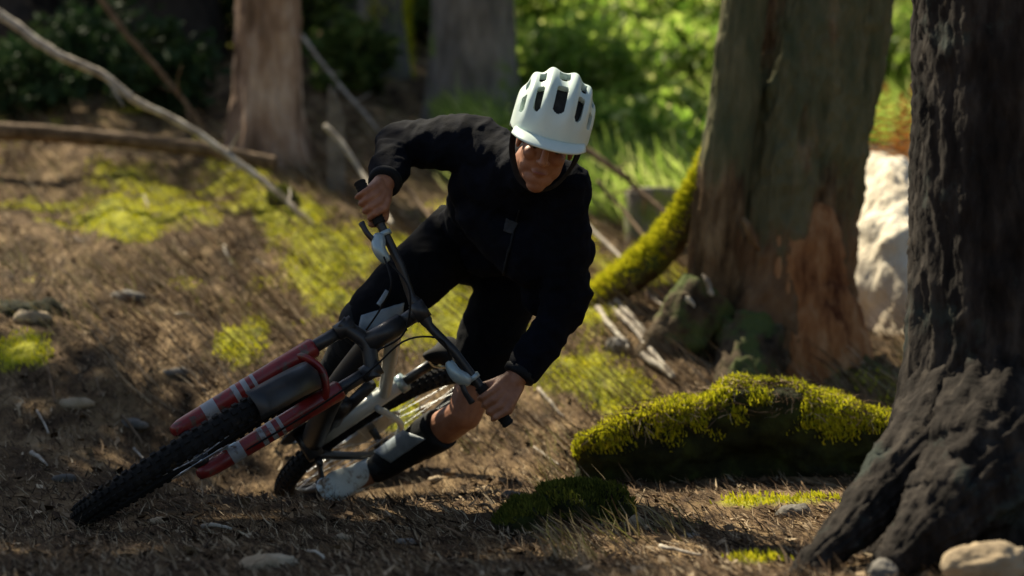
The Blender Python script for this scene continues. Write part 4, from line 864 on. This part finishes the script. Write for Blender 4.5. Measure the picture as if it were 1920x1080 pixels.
def hand(s, mb):
    g_ = gripc(s); w = wrR if s < 0 else wrL; out = gdir * s                           # outwards along the grip
    v0 = nrm(w - g_); v0 = nrm(v0 - gdir * (v0 @ gdir))                                # from grip towards the wrist
    nrmk = nrm(np.cross(gdir, v0)); nrmk = nrmk if nrmk @ sup > 0 else -nrmk           # back of the hand side
    R = .0165 + .0085
    kn = []
    for k, off in enumerate((-.034, -.0115, .0115, .033)):
        kn.append(g_ + out * off + nrmk * (R + .004) + v0 * (.012 + .006 * abs(k - 1)) - v0 * .010)
    # palm wedge from wrist to the knuckles
    for k, p in enumerate(kn):
        wb = w + out * (-.016 + .011 * k)
        cap(mb, wb, wb * .45 + p * .55 + nrmk * .003, .019, .0165, 12); cap(mb, wb * .45 + p * .55 + nrmk * .003, p, .0165, .0115, 12)
    cap(mb, w - out * .018 - nrmk * .004, g_ - out * .035 + v0 * .024, .018, .017, 12); cap(mb, w + out * .016 - nrmk * .004, g_ + out * .032 + v0 * .026, .018, .016, 12)
    rad_ = (.0092, .0098, .0093, .0082); ln = (1.0, 1.08, 1.03, .85)
    for k, p in enumerate(kn):
        c = g_ + out * (-.034, -.0115, .0115, .033)[k]; rf = rad_[k]; Rg = .0165 + rf * .85
        a0 = math.radians(92); pts = [p]
        for j, da in enumerate((48, 105, 158)):
            a = a0 + math.radians(da * ln[k]); q = c + nrmk * (Rg * math.sin(a)) + v0 * (Rg * math.cos(a)) ; q = q + nrm(q - c) * (.004 if j == 0 else .0)
            pts.append(q)
        chain(mb, pts, [.0112, rf * 1.02, rf * .95, rf * .82], 12)
        if s * 1 and k == 0: pass
    # thumb leaves the inner side of the palm and closes under the bar
    b0 = w * .72 + g_ * .28 - out * .026; t1 = g_ - out * .052 + v0 * .026 - nrmk * .004; t2 = g_ - out * .060 - nrmk * .020 + v0 * .008; t3 = g_ - out * .050 - nrmk * .026 - v0 * .014
    chain(mb, [b0, t1, t2, t3], [.0165, .0125, .0105, .0088], 12)
hand(-1, body); hand(1, body)
for hp_, kn_, an_, bl_ in ((hpR, knR, anR, bR), (hpL, knL, anL, bL)):
    cap(body, hp_, kn_, .078, .052); m_c = kn_ * .68 + an_ * .32 - F_ * .012; cap(body, kn_, m_c, .050, .054); cap(body, m_c, an_, .053, .034); cap(body, an_, bl_, .036, .03)
me = remesh(body, .0038, 3, .5); bo = linkme('body', me, M['skin'], PR)
# head details
for s in (-1, 1):
    e = MB(); ell(e, H(s * .031, .076, -.002), [hl * .0125, hf * .0105, hu * .0065], 16, 10); eo = e.build('eye', M['eyew'], PR)
    e = MB(); ell(e, H(s * .031, .0845, -.002), [hl * .0062, hf * .003, hu * .0058], 12, 8); e.build('iris', M['hair'], eo)
    e = MB(); tube(e, resample([H(s * .014, .093, .017), H(s * .034, .092, .024), H(s * .054, .078, .016)], 8), [.002, .004, .0042, .004, .0038, .0035, .003, .0015], 8, True, .6); e.build('eyebrow', M['hair'], PR)
e = MB(); tube(e, resample([H(-.019, .083, -.0625), H(-.006, .091, -.0600), H(.006, .091, -.0600), H(.019, .083, -.0625)], 10), [.001, .002, .003, .0034, .003, .003, .0034, .003, .002, .001], 8); e.build('lips', M['lips'], PR)
e = MB(); ell(e, H(0, .02, -.078), [hl * .060, hf * .060, hu * .038], 28, 16); 
# clothing
jk = MB(); tor(jk, .010)
for sh_, el_, wr_ in ((shR, elR, wrR), (shL, elL, wrL)):
    cw = el_ * .10 + wr_ * .90
    cap(jk, sh_, sh_ * .5 + el_ * .5, .078, .074); cap(jk, sh_ * .5 + el_ * .5, el_, .074, .066)
    P = resample([el_, el_ * .6 + cw * .4, cw], 12); tube(jk, P, np.linspace(.066, .046, 12), 20); ell(jk, el_, np.eye(3) * .066)
ell(jk, at(1080, 470, 6.22), np.eye(3) * .055); 
cap(jk, shL, at(1010, 560, 6.32), .085, .05)                           # loose front of the jacket hanging between chest and left arm
cap(jk, at(930, 400, 6.33), at(1000, 470, 6.26), .11, .10)
ell(jk, hip * .85 + nk * .15, [side * .165, fw * .135, sp * .12]); cap(jk, nk - sp * .01, nk * .6 + H(0, -.02, -.06) * .4, .082, .070)
me = remesh(jk, .0075, 5, .5)
def folds(co, no):
    w = ridged(co[:, 0] * 7 + co[:, 2] * 5, co[:, 1] * 5, co[:, 2] * 9 - co[:, 0] * 6, 3, 4)
    d = .013 * (w - .2) + .004 * fbm(co[:, 0] * 24, co[:, 1] * 24, co[:, 2] * 24, 3, 6)
    for el_ in (elR, elL):
        q = np.linalg.norm(co - el_, axis=1); d = d + .004 * np.sin(q * 190) * np.exp(-(q / .10) ** 2)
    return d
displace(me, folds); jo = linkme('jacket', me, M['jacket'], PR)
# sleeve cuffs, collar, zip, chest mark
for el_, wr_ in ((elR, wrR), (elL, wrL)):
    q = MB(); d = nrm(wr_ - el_); c = el_ * .10 + wr_ * .90; tube(q, [c - d * .012, c - d * .008, c + d * .008, c + d * .012], [.044, .048, .047, .040], 28); q.build('cuff', M['pad'], jo)
def ontorso(px, py, off=.003):
    """nearest jacket surface point towards the camera at that pixel"""
    o = Vector((0, 0, CAMZ)); d = Vector(at(px, py, 6.)) - o; d.normalize()
    ok, loc, no, i = jo.ray_cast(o, d) if False else (False, None, None, None)
    return None
bpy.context.view_layer.update()
def ray(objs, px, py):
    o = Vector((0, 0, CAMZ)); d = (Vector(at(px, py, 6.)) - o).normalized(); best = None
    for ob in objs:
        mw = ob.matrix_world.inverted(); ok, loc, no, i = ob.ray_cast(mw @ o, (mw.to_3x3() @ d))
        if ok:
            w = ob.matrix_world @ loc; 
            if best is None or (w - o).length < best[2]: best = (np.array(w), np.array(ob.matrix_world.to_3x3() @ no), (w - o).length)
    return best
def patch(objs, corners, name, mt, parent, nu=10, nv=10, off=.004):
    """sewn-on piece of cloth following the surface between four corner pixels"""
    V, ok = [], True
    for j in range(nv):
        for i in range(nu):
            u, v = i / (nu - 1), j / (nv - 1); p = (1 - u) * (1 - v) * np.array(corners[0]) + u * (1 - v) * np.array(corners[1]) + u * v * np.array(corners[2]) + (1 - u) * v * np.array(corners[3])
            h = ray(objs, *p)
            V.append(None if h is None else h[0] + h[1] * off)
    f = [q for q in grid(nu, nv) if all(V[k] is not None and np.linalg.norm(V[k] - V[q[0]]) < .05 for k in q)]
    V = [v if v is not None else np.zeros(3) for v in V]
    used = sorted({k for q in f for k in q}); 
    if not used: return None
    mp_ = {k: i for i, k in enumerate(used)}
    o = link(name, [V[k] for k in used], [tuple(mp_[k] for k in q) for q in f], mt, parent); s = o.modifiers.new('s', 'SOLIDIFY'); s.thickness = .003; s.offset = 0
    return o
zp = patch([jo], [(972, 392), (976, 392), (945, 520), (941, 520)], 'zip', M['pad'], jo, 3, 30, .003)
patch([jo], [(951, 408), (972, 418), (962, 440), (944, 434)], 'chest_mark', M['sock'], jo)
patch([jo], [(822, 396), (826, 398), (814, 424), (811, 422)], 'piping', M['panel'], jo, 3, 8, .003)
# shorts
sh_ = MB(); ell(sh_, hip - sp * .02, [nrm(hpL - hpR) * .158, fw * .13, sp * .13], 28, 16)
for hp_, kn_, t in ((hpR, knR, 1.02), (hpL, knL, .80)):
    e = hp_ * (1 - t) + kn_ * t; P = resample([hp_ - (kn_ - hp_) * .08, hp_ * .5 + kn_ * .5, e], 14); tube(sh_, P, np.interp(np.linspace(0, 1, 14), [0, .5, 1], [.105, .096, .072 if t > .9 else .074]), 28)
ell(sh_, knR, np.eye(3) * .070)
me = remesh(sh_, .0075, 4, .5); displace(me, lambda co, no: .008 * (ridged(co[:, 0] * 8, co[:, 1] * 6, co[:, 2] * 8, 3, 14) - .2) + .003 * fbm(co[:, 0] * 25, co[:, 1] * 25, co[:, 2] * 25, 2, 6))
so_ = linkme('shorts', me, M['trouser'], PR)
# knee and shin pads, socks, shoes
for idx, (kn_, an_, bl_, hp_) in enumerate(((knR, anR, bR, hpR), (knL, anL, bL, hpL))):
    q = MB(); t0 = -.12 if idx == 0 else .24
    a = kn_ + (an_ - kn_) * max(t0, 0) + ((hp_ - kn_) * .16 if t0 < 0 else 0)
    P = resample([a, kn_ + (an_ - kn_) * (.12 if idx == 0 else .3), kn_ + (an_ - kn_) * .5, kn_ + (an_ - kn_) * .93], 16)
    R_ = np.interp(np.linspace(0, 1, 16), [0, .25, .5, 1], [.064, .066, .064, .043]); tube(q, P, R_, 28)
    if idx == 0: ell(q, knR - U_ * .015, np.eye(3) * .073)
    me = remesh(q, .006, 3, .5); displace(me, lambda co, no: .004 * fbm(co[:, 0] * 22, co[:, 1] * 22, co[:, 2] * 22, 3, 40 + idx)); po = linkme('knee_pad', me, M['pad'], PR)
    # shoe: upper and light sole following the pedal
    ff_ = nrm(F_ * .98 + Lf * (.10 if idx else -.10)); ll_ = nrm(np.cross(U_, ff_))
    q = MB(); SP = [(-.185, .045, .028, .032), (-.17, .048, .034, .046), (-.13, .052, .038, .052), (-.09, .046, .038, .046), (-.04, .034, .038, .036), (.01, .026, .045, .029), (.055, .020, .045, .023), (.09, .015, .036, .018), (.108, .012, .02, .011)]
    th = np.linspace(0, 2 * np.pi, 28, endpoint=False); V_ = []
    for a_, c_, w_, h_ in SP: V_.append(bl_ + ff_ * a_ + U_ * c_ + (np.sign(np.cos(th)) * np.abs(np.cos(th)) ** .8 * w_)[:, None] * ll_ + (np.sign(np.sin(th)) * np.abs(np.sin(th)) ** .8 * h_)[:, None] * U_)
    f_ = grid(28, len(SP), True) + [tuple(range(28))[::-1], tuple(range(28 * (len(SP) - 1), 28 * len(SP)))]
    q.add(np.concatenate(V_), f_)
    tube(q, resample([bl_ - ff_ * .125 + U_ * .03, an_ + U_ * .01, an_ * .9 + kn_ * .1], 8), [.040, .041, .042, .042, .042, .041, .041, .040], 24)
    so2 = MB(); tube(so2, [an_ * .97 + kn_ * .03, an_ * .6 + kn_ * .4], [.042, .050], 24); so2.build('sock', M['sock'], PR)
    me = remesh(q, .004, 2, .5); sho = linkme('shoe', me, M['sole'] if idx else M['shoe'], PR)
    if idx: sho['label'] = 'off white left shoe smeared with dirt'
    q = MB(); prof = [(-.19, .024), (-.17, .034), (-.12, .037), (-.05, .036), (.02, .044), (.07, .045), (.10, .034), (.112, .016)]
    V_ = []
    for z in (-.016, .006):
        V_ += [bl_ + ff_ * a + ll_ * w + U_ * z for a, w in prof] + [bl_ + ff_ * a - ll_ * w + U_ * z for a, w in prof[::-1]]
    q.add(V_, [tuple(range(16))[::-1], tuple(range(16, 32))] + [(k, (k + 1) % 16, (k + 1) % 16 + 16, k + 16) for k in range(16)]); bevel(q.build('sole', M['sole'] if idx else M['grip'], sho, smooth=False), .004)
    if idx == 0: kpR = po
    else: kpL = po
dg = bpy.context.view_layer.update()
patch([kpR, so_], [(678, 592), (756, 568), (742, 628), (664, 652)], 'pad_panel', M['panel'], kpR, 14, 12, .006)
patch([so_], [(722, 545), (730, 549), (712, 575), (706, 570)], 'piping', M['panel'], so_, 3, 8)
patch([kpL], [(752, 806), (800, 822), (735, 866), (698, 846)], 'pad_panel', M['panel'], kpL, 14, 12, .006)

# ------------------------------------------------------------------ helmet
HA_ = dict(w=.110, d=.150, h=.140); ctr = (0, -.010, .014)
def hp(u, v, k=1.):
    ru = 1 - .034 * math.cos(u * 12.8) * math.cos(u) ** .5 * min(1, max(0, (v - .25) * 2)) if abs(u) < 1.5 else 1
    x = math.sin(u); cy = math.cos(u)
    cy = max(cy, 0) ** .80; yv, zv = cy * math.cos(v), cy * math.sin(v)
    sq = lambda t, p: math.copysign(abs(t) ** p, t)
    return H(ctr[0] + HA_['w'] * k * ru * sq(x, .86), ctr[1] + HA_['d'] * k * ru * yv, ctr[2] + HA_['h'] * k * ru * sq(zv, .80))
NU, NV = 161, 181; us = np.linspace(-1.50, 1.50, NU); v0, v1 = .05, 3.5
vs = np.linspace(v0, v1, NV)
vents = []                                                             # (u centre, half width, v from, v to)
for uc, va, vb in ((-.98, .46, .98), (-.49, .50, 1.10), (0, .54, 1.18), (.49, .50, 1.10), (.98, .46, .98)): vents.append((uc, .10, va, vb))
for uc, va, vb in ((-.50, 1.24, 1.66), (0, 1.34, 1.76), (.50, 1.24, 1.66), (-.95, 1.22, 1.7), (.95, 1.22, 1.7), (-.48, 1.95, 2.5), (0, 2.0, 2.6), (.48, 1.95, 2.5), (-.98, 1.95, 2.5), (.98, 1.95, 2.5)): vents.append((uc, .10, va, vb))
hm = MB(); V_ = [hp(u, v + .32 * (abs(u) / 1.5) ** 2 * 0) for v in vs for u in us]; ff = []
for q in grid(NU, NV):
    i, j = q[0] % NU, q[0] // NU; u, v = us[i], vs[j]; cut = False
    for uc, hw, va, vb in vents:
        m_ = (v - va) / (vb - va)
        if 0 < m_ < 1 and abs(u - uc) < hw * min(1, 3.2 * math.sqrt(max(0, m_ * (1 - m_)))): cut = True
    if not cut: ff.append(q[::-1])
hm.add(V_, ff); ho = hm.build('helmet', M['helmet'], PR); s = ho.modifiers.new('s', 'SOLIDIFY'); s.thickness = .016; s.offset = -1
ho['label'] = 'mint white open face helmet with long front vents'
# find orientation of faces so that thickness goes inwards
c0 = np.array(ho.data.polygons[len(ho.data.polygons) // 2].normal); 
if c0 @ (np.array(ho.data.polygons[len(ho.data.polygons) // 2].center) - H(*ctr)) < 0: ho.data.flip_normals()
bevel(ho, .003, 2)
q = MB(); q.add([hp(u, v, .87) for v in np.linspace(.08, 3.4, 40) for u in np.linspace(-1.48, 1.48, 40)], grid(40, 40)); o = q.build('liner', M['foam'], ho)
# side skirts over the temples and the nape
for s in (-1, 1):
    q = MB(); tube(q, resample([H(s * .094, .02, .0), H(s * .084, .018, -.05), H(s * .05, .035, -.10), H(0, .04, -.122)], 20), .0085, 8, True, .18); q.build('strap', M['strap'], ho)
    q = MB(); tube(q, resample([H(s * .094, -.05, -.01), H(s * .086, -.01, -.05), H(s * .078, .02, -.065)], 12), .0075, 8, True, .18); q.build('strap', M['strap'], ho)
q = MB(); rows = []                                                   # short visor
for j, t in enumerate(np.linspace(0, 1, 10)):
    for u in np.linspace(-1.0, 1.0, 25):
        b = hp(u, .12, 1.0); out_ = nrm(hl * math.sin(u) * .35 + hf) ; rows.append(b + (out_ * .048 * math.cos(u * 1.2) ** .7 + hu * (.006 - .018 * t)) * t)
q.add(rows, grid(25, 10)); vo = q.build('visor', M['helmet'], ho); s = vo.modifiers.new('s', 'SOLIDIFY'); s.thickness = .004; s.offset = 0
